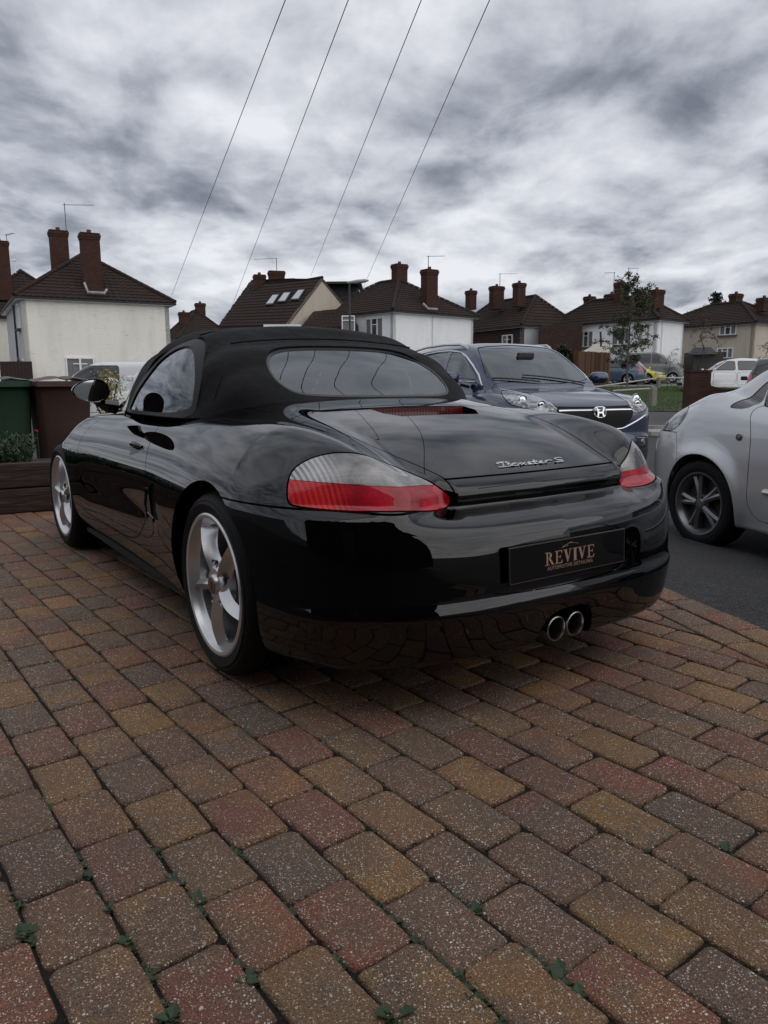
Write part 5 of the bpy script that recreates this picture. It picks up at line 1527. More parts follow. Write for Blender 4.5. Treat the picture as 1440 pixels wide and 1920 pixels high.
    rw = chaikin([(0, 1.123), (.22, 1.119), (.33, 1.103), (.388, 1.062), (.41, 1.01), (.388, .962), (.335, .938), (.15, .930), (-.15, .928), (-.34, .926), (-.41, .942), (-.425, 1.0), (-.40, 1.058), (-.33, 1.103), (-.22, 1.119)], 2)
    gR = lambda p: np.maximum(polysd(rw, p[1], p[2]), p[0] - .78)
    T, ring, s6 = split(T, lambda p: gR(p) - .009, .0005, .0)
    ring, rgl, s7 = split(ring, gR, .001, .002)
    smobj('screen_surround', join(ring, s7), simple('screen_trim', (.035, .036, .038), .35), root, .01)
    rgl = SM(rgl.V - rgl.N * .003, rgl.N, rgl.F)
    smobj('rear_screen', rgl, M_GLASS_REAR, root)
    # seam welts over the cloth
    # sagging cloth between the hoops
    V = T.V
    sag = .012 * np.cos((V[:, 0] - .86) / .29 * 2 * pi) * sstep((V[:, 2] - .95) / .2) * sstep((V[:, 0] - .3) / .3)
    fold = (.007 * np.sin(V[:, 0] * 21 + V[:, 2] * 19) + .004 * np.sin(V[:, 0] * 9 - V[:, 2] * 34)) * sstep((np.abs(V[:, 1]) - .45) / .15) * sstep((.75 - V[:, 0]) / .3)
    T2 = SM(V + T.N * (sag + fold)[:, None], T.N, T.F)
    T2 = rim(T2, .012); me = meshobj('cloth_roof', T2.V, T2.F, M_CLOTH, root)
    me.data.normals_split_custom_set_from_vertices([(0, 0, 0)] * len(me.data.vertices)) if False else None
    m = MB()
    for sg in (1, -1):
        ln = []
        for k in range(14):
            t = k / 13
            ln.append(onsurf(.50 + .02 * t, sg * (.60 - .33 * t * 0), .90 + .26 * t, .001, BTF)[0])
        m.tube(ln, .003, 6)
    for xx in (.66, 1.02):
        ln = [onsurf(xx, -.48 + k * .06, 1.22, .0005, BTF)[0] for k in range(17)]
        m.tube(ln, .004, 6)
    ln = [onsurf(.60 + .05 * (abs(-.48 + k * .06) / .5)**2, -.48 + k * .06, 1.14 - .10 * (abs(-.48 + k * .06) / .5)**3, .0005, BTF)[0] for k in range(17)]
    m.tube(ln, .005, 6)
    m.build('roof_welt', M_CLOTH, root, smooth=True)
    # ---- cockpit: seats, roll hoops, dash, wheel
    seat_m = simple('seat_leather', (.014, .014, .016), .5)
    for sy in (.34, -.34):
        m = MB()
        m.box((.95, sy, .78), (.14, .46, .50)); o = m.build('seat', seat_m, root); bevel_mod(o, .05, 4)
        m = MB(); m.box((.93, sy, 1.06), (.10, .24, .14)); o2 = m.build('headrest', seat_m, o); bevel_mod(o2, .04, 4)
        m = MB(); a = [(.80, sy + .20 * cos(pi * k / 14), .90 + .20 * sin(pi * k / 14)) for k in range(15)]
        m.tube([(.80, sy + .20, .84)] + a + [(.80, sy - .20, .84)], .026, 12)
        m.build('roll_hoop', simple('hoop_satin', (.30, .31, .32), .3, .8), root, smooth=True)
    m = MB(); m.box((1.62, 0, .88), (.30, 1.1, .10)); o = m.build('dashboard', seat_m, root); bevel_mod(o, .03, 3)
    m = MB(); a = [(1.42 + .05 * sin(2 * pi * k / 24), -.34 + .18 * cos(2 * pi * k / 24), .90 + .17 * sin(2 * pi * k / 24)) for k in range(25)]
    m.tube(a, .014, 8, cap=False); m.build('steering_wheel', seat_m, root, smooth=True)
    # perforated wind mesh patches behind the hoops
    m = MB()
    for sy, n1 in ((.345, 8), (-.345, 8)):
        for i in range(n1):
            for j in range(4):
                m.box((.46 - .004 * i, sy + (j - 1.5) * .0125 + (i % 2) * .006, .965 + i * .010), (.003, .005, .005))
    # ---- door mirrors
    for sg in (1, -1):
        c = Vector((1.46, sg * .852, .945))
        def mir(u, v, d):   # u across, v up, d forward
            return (c.x + d, c.y + u * sg, c.z + v)
        rings = []
        out = []
        K = 28
        for k in range(K):
            a = 2 * pi * k / K
            ru = .086 * (1 + .12 * cos(a)); rv = .056 * (1 - .12 * cos(a))
            out.append((ru * cos(a), rv * sin(a)))
        V = []
        for t in np.linspace(0, 1, 9):
            s_ = (1 - t**2.4)**.5 if t < 1 else 0.02
            for (u, v) in out: V.append(mir(u * s_ , v * s_, .115 * t))
        F = [(i * K + k, i * K + (k + 1) % K, (i + 1) * K + (k + 1) % K, (i + 1) * K + k) for i in range(8) for k in range(K)]
        m = MB(); m.addmesh(V, F)
        V2 = [mir(u, v, 0) for u, v in out] + [mir(u * .93, v * .91, .001) for u, v in out] + [mir(u * .92, v * .90, .012) for u, v in out]
        m.addmesh(V2, [(i * K + k, i * K + (k + 1) % K, (i + 1) * K + (k + 1) % K, (i + 1) * K + k) for i in range(2) for k in range(K)])
        o = m.build('door_mirror', M_BLACK, root, smooth=True)
        m = MB(); m.addmesh([mir(u * .92, v * .90, .010) for u, v in out] , [tuple(range(K))]); m.build('mirror_glass', simple('mirror_silver', (.55, .60, .62), .02, 1.0), o)
        m = MB(); m.tube([(1.50, sg * .83, .90), (1.49, sg * .80, .875), (1.50, sg * .74, .862)], .03, 10, rr=[.022, .026, .034]); m.build('mirror_stem', M_BLACK, o, smooth=True)
    # ---- number plate and its lettering
    pe = empty('number_plate', (-.7885, 0, .4515), (0, radians(3), 0)); pe.parent = root
    m = MB(); m.box((0, 0, 0), (.005, .520, .111)); b_ = m.build('plate', M_BLACK, pe); bevel_mod(b_, .001, 2)
    M_BRZ = simple('bronze_print', (.42, .25, .17), .45, .3)
    m = MB()
    for (y_, z_, dy, dz) in ((0, .053, .510, .0014), (0, -.053, .510, .0014), (.2552, 0, .0014, .1075), (-.2552, 0, .0014, .1075)):
        m.box((-.0029, y_, z_), (.0006, dy, dz))
    m.build('plate_border', simple('bronze_line', (.09, .05, .035), .5), pe)
    # serif capitals drawn as polygons on the plate
    def glyph(ch):
        S = .10; T_ = .20   # thin / thick
        sf = lambda x, y, w=.22: [(x - w, y), (x + w, y), (x + w, y + .05), (x - w, y + .05)]
        if ch == 'I': return .34, [[(.07, 0), (.27, 0), (.27, 1), (.07, 1)], sf(.17, 0, .17), sf(.17, .95, .17)]
        if ch == 'E': return .62, [[(.10, 0), (.22, 0), (.22, 1), (.10, 1)], [(0, 0), (.56, 0), (.60, .26), (.56, .26), (.48, .06), (0, .06)],
                                   [(0, .94), (.48, .94), (.54, .78), (.58, .78), (.56, 1), (0, 1)], [(.26, .48), (.42, .48), (.42, .40), (.46, .40), (.46, .64), (.42, .64), (.42, .54), (.26, .54)]]
        if ch == 'V': return .72, [[(.06, 1), (.24, 1), (.44, .22), (.36, 0), (.32, 0)], [(.36, 0), (.42, .14), (.60, 1), (.54, 1), (.38, .2)], sf(.15, .95, .15), sf(.57, .95, .13)]
        if ch == 'R':
            arc = [(.26 + .26 * cos(a), .745 + .255 * sin(a)) for a in np.linspace(pi / 2, -pi / 2, 9)]
            arc2 = [(.26 + .10 * cos(a), .745 + .20 * sin(a)) for a in np.linspace(-pi / 2, pi / 2, 9)]
            return .70, [[(.10, 0), (.22, 0), (.22, 1), (.10, 1)], sf(.17, 0, .17), [(0, .95), (.1, .95), (.1, 1), (0, 1)], arc + arc2, [(.26, .52), (.42, .50), (.66, .05), (.72, .0), (.52, 0), (.30, .44)]]
    m = MB(); x0 = 0; H_ = .040; word = 'REVIVE'; adv = [glyph(c)[0] + .06 for c in word]; tot = sum(adv) - .06
    sc_ = .220 / tot
    for ch, ad in zip(word, adv):
        for poly in glyph(ch)[1]:
            V = []
            for dx_ in (-.0027, -.0033):
                V += [(dx_, -(x0 + px - tot / 2) * sc_ - .0, py * H_ - .018) for px, py in poly]
            n = len(poly)
            m.addmesh(V, [tuple(range(n, 2 * n)), tuple(range(n))[::-1]] + [(i, (i + 1) % n, n + (i + 1) % n, n + i) for i in range(n)])
        x0 += ad
    m.build('lettering', M_BRZ, pe)
    cu = bpy.data.curves.new('small_lettering', 'FONT'); cu.body = 'AUTOMOTIVE DETAILING'; cu.size = .0158; cu.align_x = 'CENTER'; cu.space_character = 1.12
    cu.extrude = .0002; cu.materials.append(M_BRZ)
    tmp = bpy.data.objects.new('small_lettering', cu); COL.objects.link(tmp); bpy.context.view_layer.update()
    me = bpy.data.meshes.new_from_object(tmp.evaluated_get(bpy.context.evaluated_depsgraph_get())); bpy.data.objects.remove(tmp)
    o = link(bpy.data.objects.new('small_lettering', me), pe)
    o.matrix_local = Matrix.Translation((-.0031, 0, -.0335)) @ Matrix(((0, 0, -1, 0), (-1, 0, 0, 0), (0, 1, 0, 0), (0, 0, 0, 1)))
    m = MB()
    for ln in ([(-.036, .030), (-.030, .033), (-.018, .035), (-.008, .040), (.004, .042), (.016, .039), (.026, .036), (.036, .034)], [(-.038, .029), (-.028, .0315), (-.010, .032)], [(-.004, .0385), (.004, .040), (.013, .0375)]):
        m.tube([(-.003, -a, b) for a, b in ln], .0006, 5)
    m.build('car_outline_emblem', M_BRZ, pe)
    # ---- chrome script on the lid
    m = MB()
    def arc(cx, cy, rx, ry, a0, a1, n=8): return [(cx + rx * cos(radians(a0 + (a1 - a0) * k / n)), cy + ry * sin(radians(a0 + (a1 - a0) * k / n))) for k in range(n + 1)]
    LET = [
        (0.0, [[(-.25, .92), (.05, 1.0), (.55, .98)], [(.38, .98), (.22, .02)], [(-.32, .02), (.22, .0)], arc(.62, .75, .34, .22, 90, -80), arc(.60, .27, .42, .26, 85, -90), [(.22, .02), (.62, .01)]]),
        (1.15, [arc(.28, .28, .30, .27, 0, 360, 14), [(-.1, .06), (.1, .1)]]),
        (1.9, [[(.0, .52), (.18, .45), (.42, .08), (.62, .02)], [(.62, .54), (.36, .30), (.0, .02)]]),
        (2.68, [[(.45, .50), (.15, .54), (.05, .40), (.36, .22), (.34, .06), (-.05, .02)], [(.34, .03), (.5, .02)]]),
        (3.25, [[(.32, .95), (.10, .12), (.22, .02), (.46, .04)], [(-.02, .56), (.52, .60)]]),
        (3.85, [[(.02, .22), (.30, .28), (.42, .42), (.28, .53), (.08, .42), (.04, .16), (.20, .02), (.50, .06)]]),
        (4.55, [[(.06, .50), (.0, .02)], [(.04, .38), (.22, .52), (.48, .56), (.75, .50)]]),
        (5.75, [[(.80, .80), (.72, .96), (.30, 1.0), (.0, .86), (.06, .64), (.66, .44), (.72, .18), (.40, .0), (-.10, .02), (-.22, .16)]]),
    ]
    for x_, strokes in LET:
        for st in strokes:
            pts = []
            for (a, b) in st:
                u = (x_ + a + b * .22) * .0445 - .155; v = b * .031
                p_, n_ = onsurf(-.575 + v * .80, -u - .062, .712 + v * .6, .0022)
                pts.append(p_)
            m.tube(pts, .0029, 6)
    m.build('script_badge', M_CHROME, le, smooth=True)
    # ---- twin tail pipes
    for y_ in (.043, -.043):
        m = MB()
        m.lathe([(.036, .30), (.040, .28), (.0405, .02), (.041, .004), (.0395, 0), (.0365, -.001), (.0345, .004), (.033, .02), (.031, .20), (.001, .22)], 40, 'x', (-.785, y_, .222))
        m.build('tail_pipe', M_STEEL, root, smooth=True)
    m = MB(); m.lathe([(.075, 0), (.12, .01), (.14, .3), (.12, .4)], 24, 'x', (-.55, 0, .24)); m.box((-.5, 0, .21), (.25, .30, .12)); m.build('silencer', M_VOID, root)
    m = MB(); m.tube([(-.775 + .25 * max(0, .26 - z_), y_, z_) for y_, z_ in ex[3:-3] if z_ > .20], .0025, 6); m.build('cutout_trim', M_DARK, root, smooth=True)
    return root
boxster = make_boxster()
# ================================================================== other vehicles
def car_field(sp):
    W = curve(sp['W'], .3); tum = curve(sp['tum'], .06); zt = curve(sp['top'], sp.get('topsm', .12))
    R = curve(sp['roof'], .14); CW = curve(sp['cabin'], .08); cpl = curve(sp['cabplan'], .3)
    nz = curve(sp['nose'], .05); nw = curve(sp['nosewrap'], .08); tz = curve(sp['tail'], .05); tw = curve(sp['tailwrap'], .08)
    kside, kcab, kn = sp.get('k', (.09, .10, .07)); arches = sp['arch']; z0 = sp.get('z0', .2); crown = sp.get('crown', .05)
    dish = sp.get('dish', 0)
    def f(p):
        x, y, z = p; y = np.abs(y)
        side = y - (W(x) - tum(z)) 
        for cx, r, fl in arches:    # flared arches
            d = np.sqrt((x - cx)**2 + (z - sp['wr'])**2)
            side = side - fl * np.exp(-((d - r) / .055)**2)
        if dish: side = side + dish * np.exp(-((z - .42) / .13)**2) * sstep((-x - .45) / .3) * sstep((x + sp['wb'] - .45) / .3)
        top = (z - (zt(x) - crown * y * y - sp.get('shoulder', .0) * np.maximum(y - .55, 0)**2))
        body = smax(side, top, kside)
        cab = smax(y - (CW(z) - cpl(x)), (z - (R(x + .10 * y * y * sstep((x + 1.2) / .8) * 1.0) - .07 * y * y)) * .85, kcab)
        g = smin(body, cab, .035)
        g = smax(g, x - (nz(z) + nw(y)), kn)
        g = smax(g, (tz(z) + tw(y)) - x, .06)
        return smax(g, z0 - z, .03)
    return f
def alloy_wheel(car, loc, R, rr, w, side, rot=0.0, n=5, steer=0.0, mat=None, detail=True, double=False, matd=None):
    e = empty('wheel', loc); e.parent = car; e.rotation_euler = (0, 0, (0 if side > 0 else pi) + steer)
    mat = mat or M_ALLOY; h = w / 2
    tyre_mesh(R, rr, w, e, treads=detail)
    m = MB(); m.lathe([(rr + .008, h * .90), (rr + .006, h * .98), (rr - .006, h * .96), (rr - .016, h * .78), (rr - .030, h * .60), (rr - .036, -h * .5), (rr - .01, -h * .9)], 48 if detail else 24, 'y')
    for k in range(n):
        for q in ((-.16, .16) if double else (0,)):
            a = rot + 2 * pi * k / n; da = a + q
            V = []; m_ = 5
            for i in range(7):
                t = i / 6; r = .04 + (rr - .055) * t
                hw = (.020 if double else .034) * (1 - .25 * t) + (.010 if not double else .004) * t**3
                aa = a + q * (.35 + .65 * t)
                for u, v in ((-hw, -.05), (-hw, -.006), (0, .004), (hw, -.006), (hw, -.05)):
                    xx, zz = r * cos(aa) - u * sin(aa), r * sin(aa) + u * cos(aa)
                    V.append((xx, h * (.78 - .10 * t) + v + .004, zz))
            m.addmesh(V, [(i * m_ + k2, i * m_ + k2 + 1, (i + 1) * m_ + k2 + 1, (i + 1) * m_ + k2) for i in range(6) for k2 in range(m_ - 1)])
    m.lathe([(.0005, h * .84), (.028, h * .83), (.032, h * .78), (.058, h * .76), (.066, h * .6)], 24, 'y')
    m.build('rim', mat, e, smooth=True)
    if detail:
        for k in range(n):
            a = rot + (k + .5) * 2 * pi / n
            m = MB(); m.lathe([(.0005, h * .80), (.008, h * .80), (.009, h * .72)], 10, 'y', (.048 * cos(a), 0, .048 * sin(a))); m.build('wheel_nut', matd or M_DISC, e, smooth=True)
    m = MB(); m.lathe([(.01, h * .2), (rr - .03, h * .2)], 24, 'y'); m.build('brake_disc', simple('wheel_shade', (.02, .02, .021), .6), e)  # plain dark disc filling the rim; shade behind the spokes put into its colour
    return e
def band_poly(P, n=2): return chaikin(P, n)
def build_car(sp, name, label, pos, rot, paint, h, glass=None, cat='car', group=None, parts=True):
    f = car_field(sp)
    root = thing(name, label, cat, pos, rot, group)
    S = surface(f, (-sp['wb'] - 1.25, -1.08, .08), (1.2, 1.08, sp['H'] + .1), h)
    for cx, r, fl in sp['arch']:
        S = clip(S, lambda p: np.minimum(r - np.sqrt((p[0] - cx)**2 + (p[2] - sp['wr'])**2), np.abs(p[1]) - .5))
    seams = []
    gl = glass or M_GLASS
    made = {}
    for key, nm, mat, g, w, dep in sp['cuts'](sp):
        S, part, sm_ = split(S, g, w, dep); seams.append(sm_)
        made[key] = part
        if part.F:
            if nm.endswith('window') or nm.endswith('screen'):
                part = SM(part.V - part.N * .004, part.N, part.F)
                o = smobj(nm, part, mat or gl, root)
            else: o = smobj(nm, part, mat or paint, root, .010)
            made[key + '_o'] = o
    smobj('body', rim(S, .012), paint, root)
    smobj('panel_gap', join(*seams), M_VOID, root)
    m = MB()
    for cx, r, fl in sp['arch']:
        for sg in (1, -1):
            y0, y1 = sorted((sg * .50, sg * (sp['Wm'] - .06)))
            m.lathe([(r + .0, y0), (r + .0, y1)], 20, 'y', (cx, 0, sp['wr']), -.3, pi + .3)
            m.lathe([(r, sg * .50), (.01, sg * .50)], 20, 'y', (cx, 0, sp['wr']), -.3, pi + .3)
    m.box((-sp['wb'] / 2, 0, sp.get('z0', .2) + .03), (sp['wb'] + 1.0, sp['Wm'] * 1.5, .05))
    m.build('underbody', M_VOID, root)
    return root, f, made
def g_side(poly, thr=.45, sm=1):
    P = round_poly(poly, .07) if sm else poly
    return lambda p: np.maximum(polysd(P, p[0], p[2]), thr - np.abs(p[1]))
def g_front(poly, x0, sm=1, x1=9):
    P = chaikin([(-a, b) for a, b in poly[::-1]] + list(poly), sm) if poly[0][0] != 0 else chaikin([(-a, b) for a, b in poly[::-1]][:-1] + list(poly)[:], sm)
    return lambda p: np.maximum(np.maximum(polysd(P, p[1], p[2]), x0 - p[0]), p[0] - x1)
def on_surf(f, x, y, z, off=0.0):
    q = np.array([[x, y, z]], float)
    for _ in range(6):
        G = grad(f, q); q = q - G * (f(q.T) / np.maximum((G * G).sum(1), .05))[:, None]
    G = grad(f, q); n = G[0] / np.linalg.norm(G[0])
    return Vector(q[0] + n * off)
M_LAMP = None
def lampglass():
    t = NT("headlamp_lens"); co = t.coord()
    n = t.noise(co, 14, 2, .5); v = t.voro(co, 26)
    c = t.mix(t.ramp(n, [(0.4, 0), (0.6, 1)]), (0.03, 0.03, 0.034), (0.34, 0.35, 0.37)); c = t.mix(t.ramp(v, [(0.2, .8), (0.4, 0)]), c, (0.02, 0.02, 0.02))
    t.set(color=c, rough=.12, metal=.5, coat=1, coatr=.01, normal=t.bump(v, .5, .01))
    return t.m
M_LAMP = lampglass()
M_REDL = simple("rear_lamp_red", (.42, .008, .02), .2, coat=1)
M_BGGLASS = simple("far_car_glass", (.012, .014, .016), .04, coat=1)
M_WPAINT = car_paint("white_paint", (.62, .63, .64), .35)
def gen_spec(L, W, H, kind):
    """family car bodies for the street: hatch, estate, suv, mpv, van"""
    fo = .82; ro = L - fo; wb = L - fo - .80; w = W / 2
    b = H * (.60 if kind != 'van' else .58)
    if kind == 'van':
        roof = [(-ro - .1, .9), (-ro + .03, H - .12), (-ro + .3, H), (-.9, H), (-.4, H - .12), (.05, b + .22), (.35, b - .02)]
    elif kind == 'mpv':
        roof = [(-ro - .1, .8), (-ro + .12, H - .25), (-ro + .45, H - .04), (-1.2, H), (-.7, H - .14), (-.1, b + .18), (.3, b - .04)]
    elif kind in ('estate', 'suv'):
        roof = [(-ro - .05, .75), (-ro + .25, b + .22), (-ro + .65, H - .05), (-1.6, H), (-1.1, H - .08), (-.45, b + .12), (-.1, b - .06)]
    else:
        roof = [(-ro - .0, .75), (-ro + .2, b + .12), (-ro + .62, H - .08), (-1.6, H), (-1.1, H - .08), (-.4, b + .10), (-.05, b - .06)]
    hz = b - .06
    sp = dict(wb=wb, H=H, wr=.31 if kind != 'suv' else .35, Wm=w,
        W=[(-ro - .1, w - .10), (-ro + .4, w - .02), (-1.5, w), (0, w - .005), (.8, w - .08)],
        tum=[(0, .12), (.2, .05), (.35, .01), (.5, 0), (b - .2, .02), (b, .07), (b + .1, .12)],
        top=[(-ro - .1, b), (-2.4, b + .03), (-.6, b + .0), (-.1, hz), (.3, hz - .07), (.6, hz - .16), (.78, hz - .30), (.9, hz - .5)],
        roof=roof, cabin=[(b - .1, w - .06), (b + .1, w - .10), ((b + H) / 2, w - .19), (H - .05, w - .29), (H + .1, w - .4)] if kind != 'van' else [(b - .1, w - .02), (H - .15, w - .08), (H, w - .16)],
        cabplan=[(-ro - .1, .12), (-ro + .4, .04), (-1.8, 0), (-.8, .01), (-.2, .08), (.1, .14)],
        nose=[(0, .66), (.2, .74), (.35, .80), (.6, .80), (hz - .2, .74), (hz, .55)], nosewrap=[(0, 0), (.35, -.03), (.55, -.09), (.7, -.20), (.8, -.36), (.9, -.7)],
        tail=[(0, -ro + .14), (.3, -ro + .03), (.6, -ro), (b, -ro + .04), (H, -ro + .3)], tailwrap=[(0, 0), (.5, .03), (.7, .10), (.82, .26), (.9, .5)],
        arch=[(0, .35 if kind != 'suv' else .39, .012), (-wb, .35 if kind != 'suv' else .39, .012)], z0=.2, k=(.07, .09, .07))
    gb, gt = b + .06, H - .13
    fx = {'van': -.05, 'mpv': -.2}.get(kind, -.50)
    A = (gt - gb) * (1.35 if kind not in ('van',) else .6)
    wins = [[(fx, gb), (fx - A * .55, (gb + gt) / 2 + .03), (fx - A, gt), (-1.32, gt), (-1.32, gb)]]
    if kind != 'van':
        e = -ro + (.95 if kind in ('hatch',) else .95)
        wins.append([(-1.42, gb), (-1.42, gt), (max(e, -2.35), gt - .01), (max(e, -2.35) - .12, gb + .02)])
        if kind != 'hatch': wins.append([(-2.55, gb + .02), (-2.47, gt - .01), (-ro + .62, gt - .05), (-ro + .36, gb + .05)])
    def cuts(sp):
        c = []
        hw = w - .17
        c.append(('ws', 'windscreen', None, g_front([(0, gb - .04), (hw, gb - .02), (hw - .17, gt - .0), (0, gt + .04)], -1.1 if kind != 'van' else -.6), .006, .01))
        c.append(('rs', 'rear_screen', None, (lambda p, P=chaikin([(-hw + .06, gb + .06), (hw - .06, gb + .06), (hw - .2, gt - .04), (-hw + .2, gt - .04)], 1): np.maximum(polysd(P, p[1], p[2]), p[0] + ro - .75)), .006, .01) if kind != 'van' else ('rs', 'rear_door', None, lambda p: np.maximum(np.maximum(np.abs(p[1]) - .004, p[0] + ro - .2), .4 - p[2]), .004, .01))
        for i, q in enumerate(wins): c.append(('w%d' % i, 'side_window', None, g_side(q, .4, 1), .006, .01))
        for i, (xa, xb) in enumerate([(-.42, -1.35), (-1.38, -2.25)] if kind != 'van' else [(-.35, -1.35)]):
            c.append(('d%d' % i, 'door', None, g_side([(xa, .32), (xa - .02, b - .02), (xb, b - .02), (xb, .5), (xb + .1, .32)], .5, 1), .006, .012))
        c.append(('hl', 'headlamp', M_LAMP, lambda p: np.maximum(np.maximum(np.abs(p[2] - (hz - .20) + .15 * (.8 - p[0]) * 0) - .075, .40 - np.abs(p[1])), .42 - p[0]), .005, .008))
        c.append(('gr', 'grille', M_DARK, lambda p: np.maximum(np.maximum(np.abs(p[2] - (hz - .24)) - .05, np.abs(p[1]) - .34), .3 - p[0]), .004, .01))
        c.append(('lg', 'lower_grille', M_DARK, lambda p: np.maximum(np.maximum(np.abs(p[2] - .36) - .06, np.abs(p[1]) - .48), .3 - p[0]), .004, .01))
        tz0, tz1 = (b - .22, b + .02) if kind in ('hatch', 'van') else (b - .18, H - .22)
        c.append(('tl', 'tail_lamp', M_REDL, lambda p: np.maximum(np.maximum(np.maximum(p[2] - tz1, tz0 - p[2]), w - .24 - np.abs(p[1])), p[0] + ro - .28), .005, .008))
        return c
    sp['cuts'] = cuts
    return sp
def street_car(name, label, kind, L, W, H, pos, heading, paint, group=None, h=.05):
    """heading: radians left of +Y"""
    sp = gen_spec(L, W, H, kind)
    root, f, made = build_car(sp, name, label, pos, (0, 0, heading + pi / 2), paint, h, glass=M_BGGLASS, group=group)
    for cx in (0, -sp['wb']):
        for sg in (1, -1):
            alloy_wheel(root, (cx, sg * (W / 2 - .12), sp['wr']), sp['wr'], sp['wr'] - .10, .19, sg, n=5 if kind != 'van' else 7, detail=False)
    b = H * .6
    for sg in (1, -1):
        m = MB(); m.box((-.42 if kind != 'van' else 0.0, sg * (W / 2 + .06), b + .10), (.10, .17, .11)); o = m.build('door_mirror', M_DARK if kind in ('suv',) else paint, root); bevel_mod(o, .03, 2)
    return root, sp
M_NAVY = car_paint("navy_metallic", (0.010, 0.018, 0.060), 0.32, 0.5)
M_SILVER = car_paint("silver_metallic", (0.55, 0.56, 0.58), 0.34, 0.55)
M_TINT = glass_mat("dark_privacy_glass", (.05, .055, .06), 0, .85)
M_SCREEN = glass_mat("suv_windscreen_glass", (.42, .46, .46), 0, .88)
HON_POS, HON_ROT = (1.907, 8.54, -.198), (0, radians(0.0), radians(199.4 + 90))
HON = dict(wb=2.63, H=1.68, wr=.35, Wm=.91,
    W=[(-3.7, .78), (-3.2, .87), (-2.6, .905), (-1.3, .895), (0, .91), (.5, .895), (.95, .84)],
    tum=[(0, .12), (.2, .06), (.3, .02), (.45, 0), (.65, .0), (.85, .012), (1.0, .045), (1.1, .09), (1.2, .15)],
    top=[(-3.7, 1.05), (-3.2, 1.15), (-2.4, 1.13), (-1.3, 1.09), (-.45, 1.075), (-.1, 1.09), (.25, 1.06), (.55, 1.005), (.78, .94), (.9, .87), (1.0, .78)],
    roof=[(-3.75, .85), (-3.55, 1.1), (-3.3, 1.38), (-3.0, 1.54), (-2.6, 1.61), (-1.8, 1.655), (-1.2, 1.64), (-.88, 1.58), (-.60, 1.45), (-.3, 1.27), (-.02, 1.10), (.2, .98)],
    cabin=[(.9, .84), (1.1, .80), (1.3, .735), (1.5, .655), (1.62, .585), (1.75, .48)],
    cabplan=[(-3.7, .14), (-3.2, .07), (-2.5, .02), (-1.5, 0), (-.9, .01), (-.4, .05), (0, .10)],
    nose=[(0, .72), (.2, .80), (.28, .87), (.38, .91), (.55, .915), (.62, .90), (.80, .895), (.88, .87), (.95, .80), (1.02, .66)],
    nosewrap=[(0, 0), (.3, -.012), (.5, -.045), (.65, -.10), (.78, -.20), (.86, -.34), (.92, -.6)],
    tail=[(0, -3.35), (.3, -3.56), (.7, -3.60), (1.1, -3.56), (1.5, -3.35)], tailwrap=[(0, 0), (.5, .03), (.75, .12), (.87, .3), (.93, .6)],
    arch=[(0, .40, .018), (-2.63, .40, .018)], z0=.24, crown=.045, shoulder=.15, dish=.012)
def hon_cuts(sp):
    c = []
    lp = chaikin([(-.93, .60), (-.52, .545), (-.145, .485), (.087, .45), (.190, .45), (.150, .56), (.068, .69), (-.10, .78), (-.25, .835), (-.49, .80), (-.75, .70)], 1)
    c.append(('hl', 'headlamp', M_LAMP, lambda p: np.maximum(np.maximum(polysd(lp, p[0] - .8 * p[2], np.abs(p[1])), .74 - p[2]), -p[0] - .15), .004, .006))
    gp = [(0, .905), (.43, .912), (.455, .87), (.43, .80), (.31, .69), (.28, .675), (0, .672)]
    c.append(('gr', 'grille', M_VOID, g_front(gp, .6, 0), .003, .015))
    c.append(('ws', 'windscreen', M_SCREEN, g_front([(0, 1.140), (.35, 1.152), (.62, 1.185), (.665, 1.215), (.62, 1.34), (.53, 1.54), (.46, 1.582), (0, 1.605)], -1.1), .004, .008))
    c.append(('w1', 'side_window', None, g_side([(-.44, 1.19), (-.51, 1.25), (-.98, 1.51), (-1.34, 1.54), (-1.30, 1.22)], .4, 1), .004, .008))
    c.append(('w2', 'side_window', M_TINT, g_side([(-1.42, 1.22), (-1.45, 1.545), (-2.1, 1.53), (-2.3, 1.42), (-2.28, 1.24)], .4, 1), .004, .008))
    c.append(('w3', 'side_window', M_TINT, g_side([(-2.36, 1.26), (-2.36, 1.50), (-2.75, 1.46), (-2.95, 1.30)], .4, 1), .004, .008))
    c.append(('rs', 'rear_screen', M_TINT, lambda p: np.maximum(np.maximum(np.abs(p[1]) - .55, np.abs(p[2] - 1.36) - .12), p[0] + 3.0), .004, .008))
    c.append(('d1', 'door', None, g_side([(-.36, 1.15), (-.43, .9), (-.45, .45), (-1.36, .45), (-1.36, 1.17)], .5, 1), .003, .012))
    c.append(('d2', 'door', None, g_side([(-1.38, 1.17), (-1.38, .45), (-2.05, .45), (-2.3, .8), (-2.35, 1.19)], .5, 1), .003, .012))
    c.append(('bn', 'bonnet', None, lambda p, P=chaikin([(.80, -.40), (.75, -.50), (.2, -.66), (-.12, -.72), (-.2, -.60), (-.05, 0), (-.2, .60), (-.12, .72), (.2, .66), (.75, .50), (.80, .40), (.84, 0)], 1): np.maximum(polysd(P, p[0], p[1]), .90 - p[2]), .003, .010))
    c.append(('lt', 'lower_cladding', M_DARK, lambda p: p[2] - (.40 + .05 * sstep((np.abs(p[1]) - .55) / .2)), .002, .006))
    c.append(('ai', 'air_intake', M_VOID, g_front([(0, .50), (.42, .50), (.40, .42), (0, .42)], .6, 0), .003, .02))
    c.append(('fg', 'fog_lamp_recess', M_DARK, lambda p: np.maximum(np.maximum(np.abs(p[2] - .53) - .055, np.abs(np.abs(p[1]) - .60) - .10), .5 - p[0]), .003, .02))
    return c
HON['cuts'] = hon_cuts
